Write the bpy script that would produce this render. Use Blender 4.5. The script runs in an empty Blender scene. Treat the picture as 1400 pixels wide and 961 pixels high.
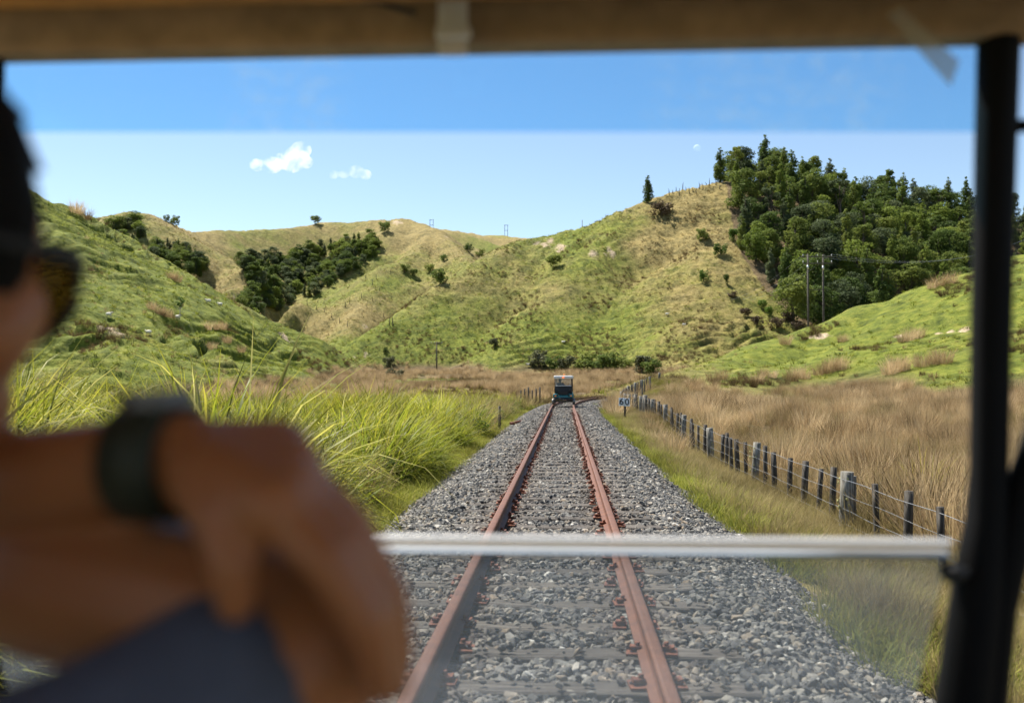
import bpy, bmesh, math, random
import numpy as np
from mathutils import Vector, Matrix, Euler

sc = bpy.context.scene
col = sc.collection
R = math.radians

# ------------------------------------------------------------------ camera
CAM = Vector((0.11, 0.0, 1.52))
YAW, PITCH, FPX = R(3.03), R(1.62), 1361.0
cam_d = bpy.data.cameras.new('camera')
cam = bpy.data.objects.new('camera', cam_d)
col.objects.link(cam)
cam.location = CAM
cam.rotation_euler = (R(90) + PITCH, 0, YAW)
cam_d.lens = 35.0
cam_d.sensor_width = 36.0
cam_d.clip_start = 0.02
cam_d.clip_end = 30000
cam_d.dof.use_dof = True
cam_d.dof.focus_distance = 17.0
cam_d.dof.aperture_fstop = 2.8
sc.camera = cam

# ------------------------------------------------------------------ light
SUN_DIR = Vector((-0.70, 0.71, 0)).normalized()
SUN_EL = R(58)
world = bpy.data.worlds.new('World')
sc.world = world
world.use_nodes = True
nt = world.node_tree
nt.nodes.clear()
wo = nt.nodes.new('ShaderNodeOutputWorld')
bg = nt.nodes.new('ShaderNodeBackground')
sky = nt.nodes.new('ShaderNodeTexSky')
sky.sky_type = 'NISHITA'
sky.sun_disc = False
sky.sun_elevation = SUN_EL
sky.sun_rotation = math.atan2(SUN_DIR.x, SUN_DIR.y)
sky.altitude = 100
sky.air_density = 1.0
sky.dust_density = 0.2
sky.ozone_density = 1.3
nt.links.new(sky.outputs[0], bg.inputs[0])
bg.inputs[1].default_value = 0.074
nt.links.new(bg.outputs[0], wo.inputs[0])
sun_d = bpy.data.lights.new('sun', 'SUN')
sun = bpy.data.objects.new('sun', sun_d)
col.objects.link(sun)
sun_d.energy = 5.0
sun_d.angle = R(0.53)
sun_d.color = (1.0, 0.95, 0.86)
to_sun = Vector((SUN_DIR.x * math.cos(SUN_EL), SUN_DIR.y * math.cos(SUN_EL), math.sin(SUN_EL)))
sun.rotation_euler = (-to_sun).to_track_quat('-Z', 'Y').to_euler()
sun.location = (-40, 50, 80)
sc.view_settings.view_transform = 'Standard'
sc.view_settings.look = 'None'
sc.view_settings.gamma = 1.0
sc.view_settings.use_curve_mapping = False
sc.view_settings.exposure = 1.12
sc.render.engine = 'CYCLES'
sc.cycles.use_denoising = True
sc.cycles.use_adaptive_sampling = True
sc.cycles.adaptive_threshold = 0.02
sc.cycles.max_bounces = 6
sc.cycles.diffuse_bounces = 2
sc.cycles.glossy_bounces = 2
sc.cycles.transparent_max_bounces = 12
sc.cycles.volume_bounces = 2
sc.cycles.caustics_reflective = False
sc.cycles.caustics_refractive = False

# ------------------------------------------------------------------ helpers
_cr = cam.rotation_euler.to_matrix()

def ray(px, py):
    """direction of the photograph's pixel (1400 x 961) with forward y = 1"""
    v = _cr @ Vector(((px - 700) / FPX, (480.5 - py) / FPX, -1))
    return v / v.y

def at(px, py, d):
    return CAM + ray(px, py) * d

_cri = np.array(_cr.inverted())

def project(x, y, z):
    p = _cri @ np.stack([np.asarray(x) - CAM.x, np.asarray(y) - CAM.y, np.asarray(z) - CAM.z]).reshape(3, -1)
    w = np.maximum(-p[2], 1e-3)
    return p[0] / w * FPX + 700, 480.5 - p[1] / w * FPX

def tag(o, label=None, cat=None, group=None, kind=None):
    if label: o['label'] = label
    if cat: o['category'] = cat
    if group: o['group'] = group
    if kind: o['kind'] = kind
    return o

def empty(name, loc=(0, 0, 0), rz=0.0, label=None, cat=None, group=None, kind=None):
    o = bpy.data.objects.new(name, None)
    o.empty_display_size = 0.2
    col.objects.link(o)
    o.location = loc
    o.rotation_euler = (0, 0, rz)
    return tag(o, label, cat, group, kind)

def link(name, me, parent=None, loc=None):
    o = bpy.data.objects.new(name, me)
    col.objects.link(o)
    if parent is not None:
        o.parent = parent
    if loc is not None:
        o.location = loc
    return o

def mesh_np(name, V, F, mat=None, smooth=False, attrs=None):
    """V (n,3), F (m,k) numpy arrays with one polygon size"""
    V = np.asarray(V, dtype=np.float32); F = np.asarray(F, dtype=np.int32)
    me = bpy.data.meshes.new(name)
    me.vertices.add(len(V)); me.vertices.foreach_set('co', V.ravel())
    m, k = F.shape
    me.loops.add(m * k); me.loops.foreach_set('vertex_index', F.ravel())
    me.polygons.add(m)
    me.polygons.foreach_set('loop_start', np.arange(0, m * k, k, dtype=np.int32))
    if smooth:
        me.polygons.foreach_set('use_smooth', np.ones(m, dtype=bool))
    for an, av in (attrs or {}).items():
        at_ = me.attributes.new(an, 'FLOAT', 'POINT')
        at_.data.foreach_set('value', np.asarray(av, dtype=np.float32))
    me.update(calc_edges=True)
    if mat: me.materials.append(mat)
    return me

class MB:
    def __init__(s):
        s.v = []; s.f = []; s.sm = []
    def add(s, vs, fs, smooth=False):
        b = len(s.v)
        s.v += [tuple(p) for p in vs]
        s.f += [tuple(i + b for i in f) for f in fs]
        s.sm += [smooth] * len(fs)
        return s
    def box(s, c, size, rot=None, taper=1.0):
        hx, hy, hz = size[0] / 2, size[1] / 2, size[2] / 2
        vs = []
        for dz in (-1, 1):
            t = taper if dz > 0 else 1.0
            for dx, dy in ((-1, -1), (1, -1), (1, 1), (-1, 1)):
                vs.append(Vector((dx * hx * t, dy * hy * t, dz * hz)))
        if rot is not None:
            m = Euler(rot).to_matrix(); vs = [m @ v for v in vs]
        c = Vector(c)
        return s.add([v + c for v in vs], [(0, 3, 2, 1), (4, 5, 6, 7), (0, 1, 5, 4), (1, 2, 6, 5), (2, 3, 7, 6), (3, 0, 4, 7)])
    def rbox(s, c, size, r=0.02, rot=None, seg=2):
        bm = bmesh.new()
        bmesh.ops.create_cube(bm, size=1)
        for v in bm.verts:
            v.co = Vector((v.co.x * size[0], v.co.y * size[1], v.co.z * size[2]))
        bmesh.ops.bevel(bm, geom=list(bm.edges), offset=r, segments=seg, profile=0.6, affect='EDGES')
        m = Euler(rot).to_matrix() if rot is not None else Matrix.Identity(3)
        bm.verts.index_update()
        vs = [m @ v.co + Vector(c) for v in bm.verts]
        fs = [[v.index for v in f.verts] for f in bm.faces]
        bm.free()
        return s.add(vs, fs, True)
    def tube(s, pts, rad, n=8, cap=True, flat=(1, 1)):
        pts = [Vector(p) for p in pts]
        if not hasattr(rad, '__len__'): rad = [rad] * len(pts)
        vs = []; fs = []
        prev = None
        for i, p in enumerate(pts):
            t = (pts[min(i + 1, len(pts) - 1)] - pts[max(i - 1, 0)]).normalized()
            ref = Vector((0, 0, 1)) if abs(t.z) < 0.92 else Vector((0, 1, 0))
            u = prev - t * prev.dot(t) if prev is not None else ref.cross(t)
            if u.length < 1e-5: u = ref.cross(t)
            u.normalize(); prev = u
            w = t.cross(u)
            for k in range(n):
                a = 2 * math.pi * k / n
                vs.append(p + u * math.cos(a) * rad[i] * flat[0] + w * math.sin(a) * rad[i] * flat[1])
        for i in range(len(pts) - 1):
            for k in range(n):
                k2 = (k + 1) % n
                fs.append((i * n + k, i * n + k2, (i + 1) * n + k2, (i + 1) * n + k))
        s.add(vs, fs, True)
        if cap:
            b = len(s.v) - len(vs)
            s.f.append(tuple(b + k for k in reversed(range(n)))); s.sm.append(False)
            s.f.append(tuple(b + (len(pts) - 1) * n + k for k in range(n))); s.sm.append(False)
        return s
    def lathe(s, prof, c=(0, 0, 0), n=20, axis='z'):
        vs = []; fs = []
        for r_, h in prof:
            for k in range(n):
                a = 2 * math.pi * k / n
                p = (r_ * math.cos(a), r_ * math.sin(a), h)
                if axis == 'x': p = (h, p[0], p[1])
                if axis == 'y': p = (p[0], h, p[1])
                vs.append(Vector(p) + Vector(c))
        for i in range(len(prof) - 1):
            for k in range(n):
                k2 = (k + 1) % n
                fs.append((i * n + k, i * n + k2, (i + 1) * n + k2, (i + 1) * n + k))
        return s.add(vs, fs, True)
    def sphere(s, c, r, seg=12, rings=8):
        rx, ry, rz = (r, r, r) if not hasattr(r, '__len__') else r
        vs = []; fs = []
        for i in range(rings + 1):
            t = math.pi * i / rings
            for k in range(seg):
                a = 2 * math.pi * k / seg
                vs.append((c[0] + rx * math.sin(t) * math.cos(a), c[1] + ry * math.sin(t) * math.sin(a), c[2] + rz * math.cos(t)))
        for i in range(rings):
            for k in range(seg):
                k2 = (k + 1) % seg
                fs.append((i * seg + k, (i + 1) * seg + k, (i + 1) * seg + k2, i * seg + k2))
        return s.add(vs, fs, True)
    def mesh(s, name, mat=None):
        me = bpy.data.meshes.new(name)
        me.from_pydata([tuple(v) for v in s.v], [], s.f)
        me.polygons.foreach_set('use_smooth', s.sm)
        if mat: me.materials.append(mat)
        me.update()
        return me
    def build(s, name, mat, parent=None, loc=None):
        return link(name, s.mesh(name, mat), parent, loc)

def copy_tree(o, parent=None):
    c = o.copy(); col.objects.link(c); c.parent = parent
    for ch in o.children: copy_tree(ch, c)
    return c

# ---- numpy noise
_rng = np.random.default_rng(7)
_perm = _rng.random((256, 256)).astype(np.float32)

def vnoise(x, y):
    xi = np.floor(x).astype(int); yi = np.floor(y).astype(int)
    fx = x - xi; fy = y - yi
    fx = fx * fx * (3 - 2 * fx); fy = fy * fy * (3 - 2 * fy)
    a = _perm[xi & 255, yi & 255]; b = _perm[(xi + 1) & 255, yi & 255]
    c = _perm[xi & 255, (yi + 1) & 255]; d = _perm[(xi + 1) & 255, (yi + 1) & 255]
    return (a * (1 - fx) + b * fx) * (1 - fy) + (c * (1 - fx) + d * fx) * fy * 1.0 - 0.5

def fbm(x, y, o=4):
    t = 0; a = 1.0
    for i in range(o):
        t = t + a * vnoise(x + 17.3 * i, y - 9.1 * i); x = x * 2.03; y = y * 2.03; a *= 0.5
    return t

def sstep(a, b, x):
    t = np.clip((x - a) / (b - a), 0, 1)
    return t * t * (3 - 2 * t)

# ---- material helper
class N:
    def __init__(s, name):
        s.m = bpy.data.materials.new(name); s.m.use_nodes = True
        s.t = s.m.node_tree; s.t.nodes.clear()
        s.out = s.t.nodes.new('ShaderNodeOutputMaterial')
    def n(s, typ, ins=None, **kw):
        nd = s.t.nodes.new('ShaderNode' + typ)
        for k, v in kw.items(): setattr(nd, k, v)
        for k, v in (ins or {}).items():
            s.set(nd, k, v)
        return nd
    def set(s, nd, k, v):
        i = nd.inputs[k]
        if hasattr(v, 'outputs'): v = v.outputs[0]
        if isinstance(v, bpy.types.NodeSocket): s.t.links.new(v, i)
        else:
            if i.type == 'RGBA' and len(v) == 3: v = (*v, 1)
            i.default_value = v
    def surf(s, sh, disp=None):
        s.t.links.new(sh.outputs[0] if hasattr(sh, 'outputs') else sh, s.out.inputs[0]); return s.m
    def ramp(s, fac, stops, interp='LINEAR'):
        nd = s.t.nodes.new('ShaderNodeValToRGB')
        e = nd.color_ramp.elements; nd.color_ramp.interpolation = interp
        while len(e) < len(stops): e.new(0.5)
        for el, (p, c) in zip(e, stops):
            el.position = p; el.color = (*c, 1) if len(c) == 3 else c
        s.set(nd, 0, fac)
        return nd
    def mix(s, fac, a, b, typ='MIX'):
        nd = s.t.nodes.new('ShaderNodeMix'); nd.data_type = 'RGBA'; nd.blend_type = typ
        for i, v in ((0, fac), (6, a), (7, b)):
            sk = nd.inputs[i]
            if hasattr(v, 'outputs'): v = v.outputs[2] if v.bl_idname == 'ShaderNodeMix' else v.outputs[0]
            if isinstance(v, bpy.types.NodeSocket): s.t.links.new(v, sk)
            else:
                if sk.type == 'RGBA' and len(v) == 3: v = (*v, 1)
                sk.default_value = v
        return nd.outputs[2]
    def math(s, op, a, b=0.0, c=None):
        nd = s.t.nodes.new('ShaderNodeMath'); nd.operation = op
        s.set(nd, 0, a); s.set(nd, 1, b)
        if c is not None: s.set(nd, 2, c)
        return nd.outputs[0]
    def noise(s, scale, detail=4, rough=0.55, vec=None, dist=0.0):
        nd = s.n('TexNoise', {'Scale': scale, 'Detail': detail, 'Roughness': rough, 'Distortion': dist})
        if vec is not None: s.set(nd, 'Vector', vec)
        return nd.outputs[0]
    def pos(s):
        return s.n('NewGeometry').outputs[0]
    def obj(s):
        return s.n('TexCoord').outputs[3]
    def attr(s, name):
        return s.n('Attribute', attribute_name=name).outputs[2]
    def bump(s, h, strength=0.5, dist=0.02):
        return s.n('Bump', {'Strength': strength, 'Distance': dist, 'Height': h}).outputs[0]
    def pbr(s, c, rough=0.7, metal=0.0, normal=None, spec=0.4, **kw):
        nd = s.n('BsdfPrincipled', {'Base Color': c, 'Roughness': rough, 'Metallic': metal, 'Specular IOR Level': spec})
        if normal is not None: s.set(nd, 'Normal', normal)
        for k, v in kw.items(): s.set(nd, k, v)
        return nd

def simple(name, c, rough=0.6, metal=0.0, var=0.12, scale=12.0, bump=0.0, spec=0.4):
    k = N(name)
    nz = k.noise(scale, 5, 0.6, k.obj())
    cc = k.mix(nz, tuple(x * (1 - var * 1.6) for x in c), tuple(min(1, x * (1 + var * 1.6)) for x in c))
    nrm = k.bump(k.noise(scale * 6, 3, 0.6, k.obj()), bump, 0.01) if bump else None
    return k.surf(k.pbr(cc, rough, metal, nrm, spec))

# ------------------------------------------------------------------ terrain
CURVE_Y, CURVE_R = 51.0, 158.0

def track_x(y):
    t = np.clip(np.asarray(y, dtype=float) - CURVE_Y, 0, 120)
    return CURVE_R - np.sqrt(CURVE_R ** 2 - t ** 2)

def track_a(y):
    t = np.clip(np.asarray(y, dtype=float) - CURVE_Y, 0, 120)
    return np.arcsin(t / CURVE_R)

def tpt(s, y, z=0.0):
    """point at lateral offset s from the track centre line"""
    x0 = float(track_x(y)); a = float(track_a(y))
    return Vector((x0 + s * math.cos(a), y - s * math.sin(a), z))

RIDGES = []

def ridge(pts, slope, w=4.0):
    RIDGES.append((np.array([tuple(at(*p)) for p in pts]), slope, w))

# near right-hand hill with the bush on its flank
ridge([(1620, 330, 390), (1500, 318, 370), (1400, 306, 352), (1300, 298, 342), (1200, 287, 332), (1120, 266, 322), (1050, 244, 312), (1000, 247, 304), (985, 251, 300),
       (950, 258, 298), (900, 272, 295), (850, 290, 290), (800, 309, 286), (750, 323, 285), (712, 331, 285), (686, 341, 272), (657, 359, 263), (628, 379, 256),
       (600, 397, 250), (568, 420, 245), (536, 438, 240), (503, 459, 235), (471, 484, 230), (448, 502, 226)], 0.72, 3)
ridge([(870, 290, 290), (800, 355, 262), (735, 420, 240), (690, 470, 222)], 0.62, 4)
ridge([(985, 252, 300), (975, 340, 258), (960, 430, 222), (950, 480, 200)], 0.55, 6)
# middle hill
ridge([(552, 301, 530), (532, 317, 500), (489, 355, 470), (446, 391, 440), (400, 419, 420), (345, 443, 400)], 0.62, 5)
ridge([(552, 301, 530), (571, 306, 522), (593, 313, 500), (571, 346, 460), (529, 363, 438), (507, 395, 412), (464, 466, 360), (435, 495, 330)], 0.66, 4)
ridge([(593, 313, 500), (630, 345, 455), (660, 372, 420)], 0.7, 4)
# far skyline
ridge([(440, 307, 860), (520, 312, 900), (600, 313, 1000), (657, 321, 1080), (711, 323, 1100), (800, 328, 1100), (1000, 332, 1150), (1300, 340, 1200)], 0.5, 12)
# far left hills
ridge([(-120, 320, 450), (60, 308, 440), (125, 299, 440), (180, 291, 440), (205, 295, 444), (235, 308, 455), (262, 317, 462), (300, 317, 480), (340, 316, 500),
       (400, 312, 520), (440, 305, 540), (480, 304, 540), (520, 302, 536), (552, 301, 530)], 0.62, 5)
ridge([(205, 296, 444), (190, 330, 415), (183, 350, 395)], 0.68, 4)
ridge([(300, 318, 480), (276, 362, 440), (290, 395, 400), (318, 412, 380), (345, 436, 360)], 0.66, 4)
ridge([(440, 306, 540), (420, 330, 520), (395, 345, 505)], 0.7, 4)
# near left green hill
ridge([(-420, 110, 135), (-160, 180, 142), (0, 243, 150), (60, 273, 155), (105, 296, 158), (160, 321, 162), (240, 371, 170), (300, 409, 178), (350, 441, 185), (400, 476, 192), (440, 499, 198)], 0.62, 2)
ridge([(60, 273, 155), (95, 365, 128), (120, 440, 108)], 0.52, 4)
# right-hand green pasture
ridge([(1900, 250, 120), (1620, 290, 128), (1500, 318, 132), (1400, 346, 135), (1330, 381, 135), (1200, 421, 136), (1130, 446, 135), (1060, 467, 130), (985, 492, 118), (930, 513, 104), (900, 527, 94)], 0.50, 4)
ridge([(1700, 400, 92), (1500, 425, 96), (1330, 452, 102), (1200, 476, 104), (1060, 501, 102), (960, 524, 90)], 0.30, 6)

def floor_z(x, y):
    xs = track_x(y); s = (x - xs) * np.cos(track_a(y))
    v = -1.05 + 4.6 * sstep(60, 250, y) + 2.5 * sstep(250, 600, y)
    v = v + 0.3 * fbm(x / 9.0, y / 9.0, 3)
    v = v + np.where(s > 0, 0.75 * sstep(34, 56, y) * (1 - sstep(70, 120, y)), 0)
    left = -0.45 + 0.10 * fbm(x / 3.0, y / 3.0, 2)
    v = np.where(s < 0, v + (left - v) * (1 - sstep(8, 26, -s)) * (1 - sstep(55, 110, y)), v)
    e = np.where(s > 0, 1 - sstep(2.0, 4.4, s), 1 - sstep(2.2, 4.0, -s))
    e = e * (1 - sstep(120, 160, y))
    return v + (-0.42 - v) * e, s

def height(x, y, detail=True):
    x = np.asarray(x, dtype=float); y = np.asarray(y, dtype=float)
    f, s = floor_z(x, y)
    f = f - 1.0 * 0
    rn = np.abs(vnoise(x / 26.0 + 9, y / 26.0)) + 0.5 * np.abs(vnoise(x / 12.0, y / 12.0 + 4))
    wob = 1 + 0.30 * fbm(x / 46.0, y / 46.0, 3) + (0.12 + 0.26 * sstep(200, 300, y) + 0.12 * sstep(310, 380, y)) * (0.36 - rn)
    h = np.full(x.shape, -60.0)
    for P_, sl, w in RIDGES:
        r_ = np.full(x.shape, -60.0)
        for i in range(len(P_) - 1):
            a, b = P_[i], P_[i + 1]
            d = b[:2] - a[:2]; L2 = float(d @ d)
            t = np.clip(((x - a[0]) * d[0] + (y - a[1]) * d[1]) / L2, 0, 1)
            dist = np.hypot(x - a[0] - t * d[0], y - a[1] - t * d[1])
            z = a[2] + (b[2] - a[2]) * t
            r_ = np.maximum(r_, z - sl * (np.sqrt(dist * dist + w * w) - w) * wob)
        h = 0.5 * (h + r_ + np.sqrt((h - r_) ** 2 + 1.5))
    k = 1.5
    out = 0.5 * (f + h + np.sqrt((f - h) ** 2 + k)) - 0.0
    # near the line the floor is left alone
    near = 1 - sstep(8, 26, np.abs(s))
    near = near * (1 - sstep(55, 88, y))
    out = np.where(near > 0, f * near + out * (1 - near), out)
    if detail:
        el = np.clip((out - f) / 6.0, 0, 1)
        n1 = fbm(x / 14.0, y / 14.0, 4)
        out = out + el * 1.1 * n1
        tw = fbm(x / 11.0 + 5, y / 11.0, 2)
        stp = 1.75
        ph = (out / stp + 3.4 * tw + 0.7 * fbm(x / 3.0, y / 3.0, 2)); fr = ph - np.floor(ph)
        terr = stp * (sstep(0.66, 0.97, fr) - fr)
        amp = np.clip(0.75 + 1.5 * fbm(x / 20.0 - 3, y / 20.0, 2), 0, 1) * (1.75 - 1.15 * sstep(190, 225, y))
        pad = sstep(8, 14, x) * (1 - sstep(145, 160, y))   # smooth pasture on the right
        out = out + el * amp * (1 - 0.85 * pad) * terr
        out = out + el * (1 - 0.6 * pad) * (0.30 * fbm(x / 2.1, y / 2.1, 3) + 0.55 * np.abs(vnoise(x / 5.5 + 31, y / 5.5)))
    return out

_D = np.concatenate([np.arange(6, 60, 0.5), np.arange(60, 420, 0.5), np.arange(420, 1400, 2.0)])

def hit(px, py, dmin=6.0):
    """first point of the terrain that the photograph's pixel looks at"""
    r_ = ray(px, py); D = _D[_D >= dmin]
    x = CAM.x + r_.x * D; z = CAM.z + r_.z * D
    g = height(x, D)
    i = np.argmax(g >= z)
    if g[i] < z[i]:
        i = int(np.argmin(z - g))
    return Vector((float(x[i]), float(D[i]), float(g[i])))

def gz(x, y):
    return float(height(np.array([x]), np.array([y]))[0])

def in_poly(px, py, poly):
    inside = np.zeros(np.shape(px), dtype=bool)
    n = len(poly)
    for i in range(n):
        x0, y0 = poly[i]; x1, y1 = poly[(i + 1) % n]
        c = ((y0 > py) != (y1 > py)) & (px < (x1 - x0) * (py - y0) / (y1 - y0 + 1e-9) + x0)
        inside ^= c
    return inside

FOREST = [(992, 246), (1000, 300), (1012, 345), (1045, 395), (1085, 440), (1130, 452), (1500, 452), (1500, 250), (1300, 262), (1120, 240), (1050, 225)]

def masks(x, y, z):
    """dryness, rush flat, bare slip"""
    f, s = floor_z(x, y)
    el = np.clip((z - f) / 4.0, 0, 1)
    big = fbm(x / 38.0 + 3, y / 38.0, 4)
    dry = 0.60 + 0.8 * big
    dry = dry + 0.08 * sstep(330, 420, y)
    left = (1 - sstep(-30, -12, x)) * (1 - sstep(205, 225, y))
    dry = dry - 0.20 * left
    right = sstep(12, 22, x) * (1 - sstep(135, 160, y))
    dry = dry - 0.55 * right
    low = 1 - sstep(4, 22, z - f)
    dry = dry - 0.18 * low * (1 - right)
    d2 = np.where(s < 0, sstep(10, 20, -s), sstep(4.0, 5.4, s))
    rush = (1 - sstep(0.15, 0.6, el + 0.25 * fbm(x / 7.0, y / 7.0, 3))) * np.where(y > 95, 1, d2)
    rush = rush * np.where((y > 70) | (s < 0), sstep(-0.42, 0.05, fbm(x / 13.0 + 2, y / 13.0, 3)), 1)
    return np.clip(dry, 0, 1), np.clip(rush, 0, 1)

SLIPS = [(1121, 461, 1.5), (1282, 456, 1.3), (1300, 455, 1.6), (1316, 453, 1.4), (940, 521, 1.3), (1230, 461, .8),
         (745, 333, 4.5), (765, 340, 4), (507, 330, 3.5), (500, 447, 2.5), (497, 487, 2.5), (815, 350, 3), (835, 352, 3), (390, 460, 2.2),
         (545, 304, 5), (150, 452, 2.0), (160, 458, 2), (610, 325, 3), (330, 410, 3)]

def build_terrain():
    th = np.concatenate([np.linspace(-180, -37, 40)[:-1], np.linspace(-37, 32, 700), np.linspace(32, 180, 40)[1:-1]])
    r_ = np.concatenate([[0.3], np.geomspace(1.2, 60, 150), np.linspace(60, 225, 480)[1:], np.linspace(225, 350, 170)[1:], np.linspace(350, 620, 150)[1:], np.geomspace(620, 6000, 90)[1:]])
    T, Q = np.meshgrid(np.radians(th), r_, indexing='ij')
    X = CAM.x + Q * np.sin(T); Y = Q * np.cos(T)
    Z = height(X.ravel(), Y.ravel()).reshape(X.shape)
    nt_, nr = X.shape
    x, y, z = X.ravel(), Y.ravel(), Z.ravel()
    dry, rush = masks(x, y, z)
    fpx, fpy = project(x, y, z)
    rush = np.where((y > 170) & in_poly(fpx, fpy, FOREST), 1.0, rush)
    slip = np.zeros_like(x)
    for px, py, rad in SLIPS:
        p = hit(px, py, 50)
        d = np.sqrt((x - p.x) ** 2 + ((y - p.y) * 0.8) ** 2 + ((z - p.z) * 1.2) ** 2)
        slip = np.maximum(slip, 1 - sstep(rad * 0.3, rad * 0.62, d + rad * 0.9 * fbm(x / 1.3, y / 1.3, 3)))
    idx = np.arange(nt_ * nr).reshape(nt_, nr)
    nx = np.roll(idx, -1, axis=0)
    F = np.stack([idx[:, :-1], nx[:, :-1], nx[:, 1:], idx[:, 1:]], -1).reshape(-1, 4)
    F = F[:, ::-1]
    me = mesh_np('ground', np.stack([x, y, z], -1), F, ground_mat(), True, {'dry': dry, 'rush': rush, 'slip': slip})
    o = link('ground', me)
    tag(o, kind='structure')
    return o

def ground_mat():
    k = N('pasture')
    p = k.pos()
    n_big = k.noise(0.11, 5, 0.6, p)
    n_mid = k.noise(0.75, 5, 0.65, p)
    n_fine = k.noise(5.0, 5, 0.7, p)
    green = k.ramp(n_mid, [(0.28, (0.06, 0.082, 0.010)), (0.5, (0.135, 0.160, 0.020)), (0.72, (0.225, 0.225, 0.036))])
    tan = k.ramp(n_mid, [(0.25, (0.12, 0.10, 0.032)), (0.5, (0.24, 0.185, 0.066)), (0.75, (0.33, 0.265, 0.11))])
    f = k.math('ADD', k.attr('dry'), k.math('MULTIPLY', k.math('SUBTRACT', n_fine, 0.5), 1.1))
    f = k.math('ADD', f, k.math('MULTIPLY', k.math('SUBTRACT', n_big, 0.5), 0.9))
    f = k.n('MapRange', {'Value': f, 'From Min': 0.25, 'From Max': 0.8}).outputs[0]
    c = k.mix(f, green, tan)
    soil = k.ramp(n_mid, [(0.3, (0.06, 0.05, 0.02)), (0.5, (0.13, 0.09, 0.045)), (0.75, (0.20, 0.15, 0.075))])
    c = k.mix(k.attr('rush'), c, soil)
    slip = k.ramp(n_fine, [(0.3, (0.30, 0.21, 0.12)), (0.7, (0.56, 0.46, 0.33))])
    c = k.mix(k.attr('slip'), c, slip)
    c = k.mix(0.5, c, k.ramp(n_fine, [(0.3, (0.45, 0.45, 0.45)), (0.65, (1.35, 1.35, 1.35))]), 'MULTIPLY')
    blot = k.noise(0.28, 6, 0.7, p, 0.5)
    c = k.mix(0.75, c, k.ramp(blot, [(0.36, (0.42, 0.46, 0.40)), (0.48, (0.95, 0.95, 0.95)), (0.7, (1.2, 1.16, 1.05))]), 'MULTIPLY')
    hgt = k.math('ADD', n_fine, k.math('MULTIPLY', k.noise(1.6, 4, 0.6, p), 2.0))
    nrm = k.bump(hgt, 0.7, 0.25)
    return k.surf(k.pbr(c, 0.9, 0, nrm, 0.15))

ground = build_terrain()

# ------------------------------------------------------------------ instancing for what nobody could count
def unlinked(me):
    return bpy.data.objects.new(me.name, me)

def scatter(name, protos, P_, scale, rotz, tilt=0.0, seed=0, parent=None):
    """one 'stuff' object: protos instanced on points"""
    n = len(P_)
    rg = np.random.default_rng(seed)
    me = bpy.data.meshes.new(name)
    me.vertices.add(n)
    me.vertices.foreach_set('co', np.asarray(P_, dtype=np.float32).ravel())
    rot = np.stack([rg.normal(0, tilt, n) if np.isscalar(tilt) else tilt[0], rg.normal(0, tilt, n) if np.isscalar(tilt) else tilt[1], rotz], -1).astype(np.float32)
    a = me.attributes.new('rot', 'FLOAT_VECTOR', 'POINT'); a.data.foreach_set('vector', rot.ravel())
    a = me.attributes.new('scl', 'FLOAT_VECTOR', 'POINT')
    scale = np.asarray(scale, dtype=np.float32)
    if scale.ndim == 1: scale = np.repeat(scale[:, None], 3, 1)
    a.data.foreach_set('vector', scale.ravel())
    a = me.attributes.new('pick', 'INT', 'POINT'); a.data.foreach_set('value', rg.integers(0, len(protos), n).astype(np.int32))
    o = link(name, me, parent)
    tag(o, kind='stuff')
    g = bpy.data.node_groups.new(name, 'GeometryNodeTree')
    g.interface.new_socket('Geometry', in_out='INPUT', socket_type='NodeSocketGeometry')
    g.interface.new_socket('Geometry', in_out='OUTPUT', socket_type='NodeSocketGeometry')
    gi = g.nodes.new('NodeGroupInput'); go = g.nodes.new('NodeGroupOutput')
    c = bpy.data.collections.new(name + '_shapes')
    for i, m in enumerate(protos):
        ob = bpy.data.objects.new('%s_%02d' % (name, i), m); c.objects.link(ob)
    ci = g.nodes.new('GeometryNodeCollectionInfo'); ci.inputs[0].default_value = c
    ci.inputs['Separate Children'].default_value = True; ci.inputs['Reset Children'].default_value = True
    ip = g.nodes.new('GeometryNodeInstanceOnPoints')
    ip.inputs['Pick Instance'].default_value = True
    def na(nm, t):
        x = g.nodes.new('GeometryNodeInputNamedAttribute'); x.data_type = t; x.inputs[0].default_value = nm
        return [q for q in x.outputs if q.enabled and q.name == 'Attribute'][0]
    L = g.links.new
    L(gi.outputs[0], ip.inputs['Points']); L(ci.outputs[0], ip.inputs['Instance'])
    L(na('pick', 'INT'), ip.inputs['Instance Index'])
    e2r = g.nodes.new('FunctionNodeEulerToRotation')
    L(na('rot', 'FLOAT_VECTOR'), e2r.inputs[0]); L(e2r.outputs[0], ip.inputs['Rotation'])
    L(na('scl', 'FLOAT_VECTOR'), ip.inputs['Scale'])
    L(ip.outputs[0], go.inputs[0])
    md = o.modifiers.new('scatter', 'NODES'); md.node_group = g
    return o

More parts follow.
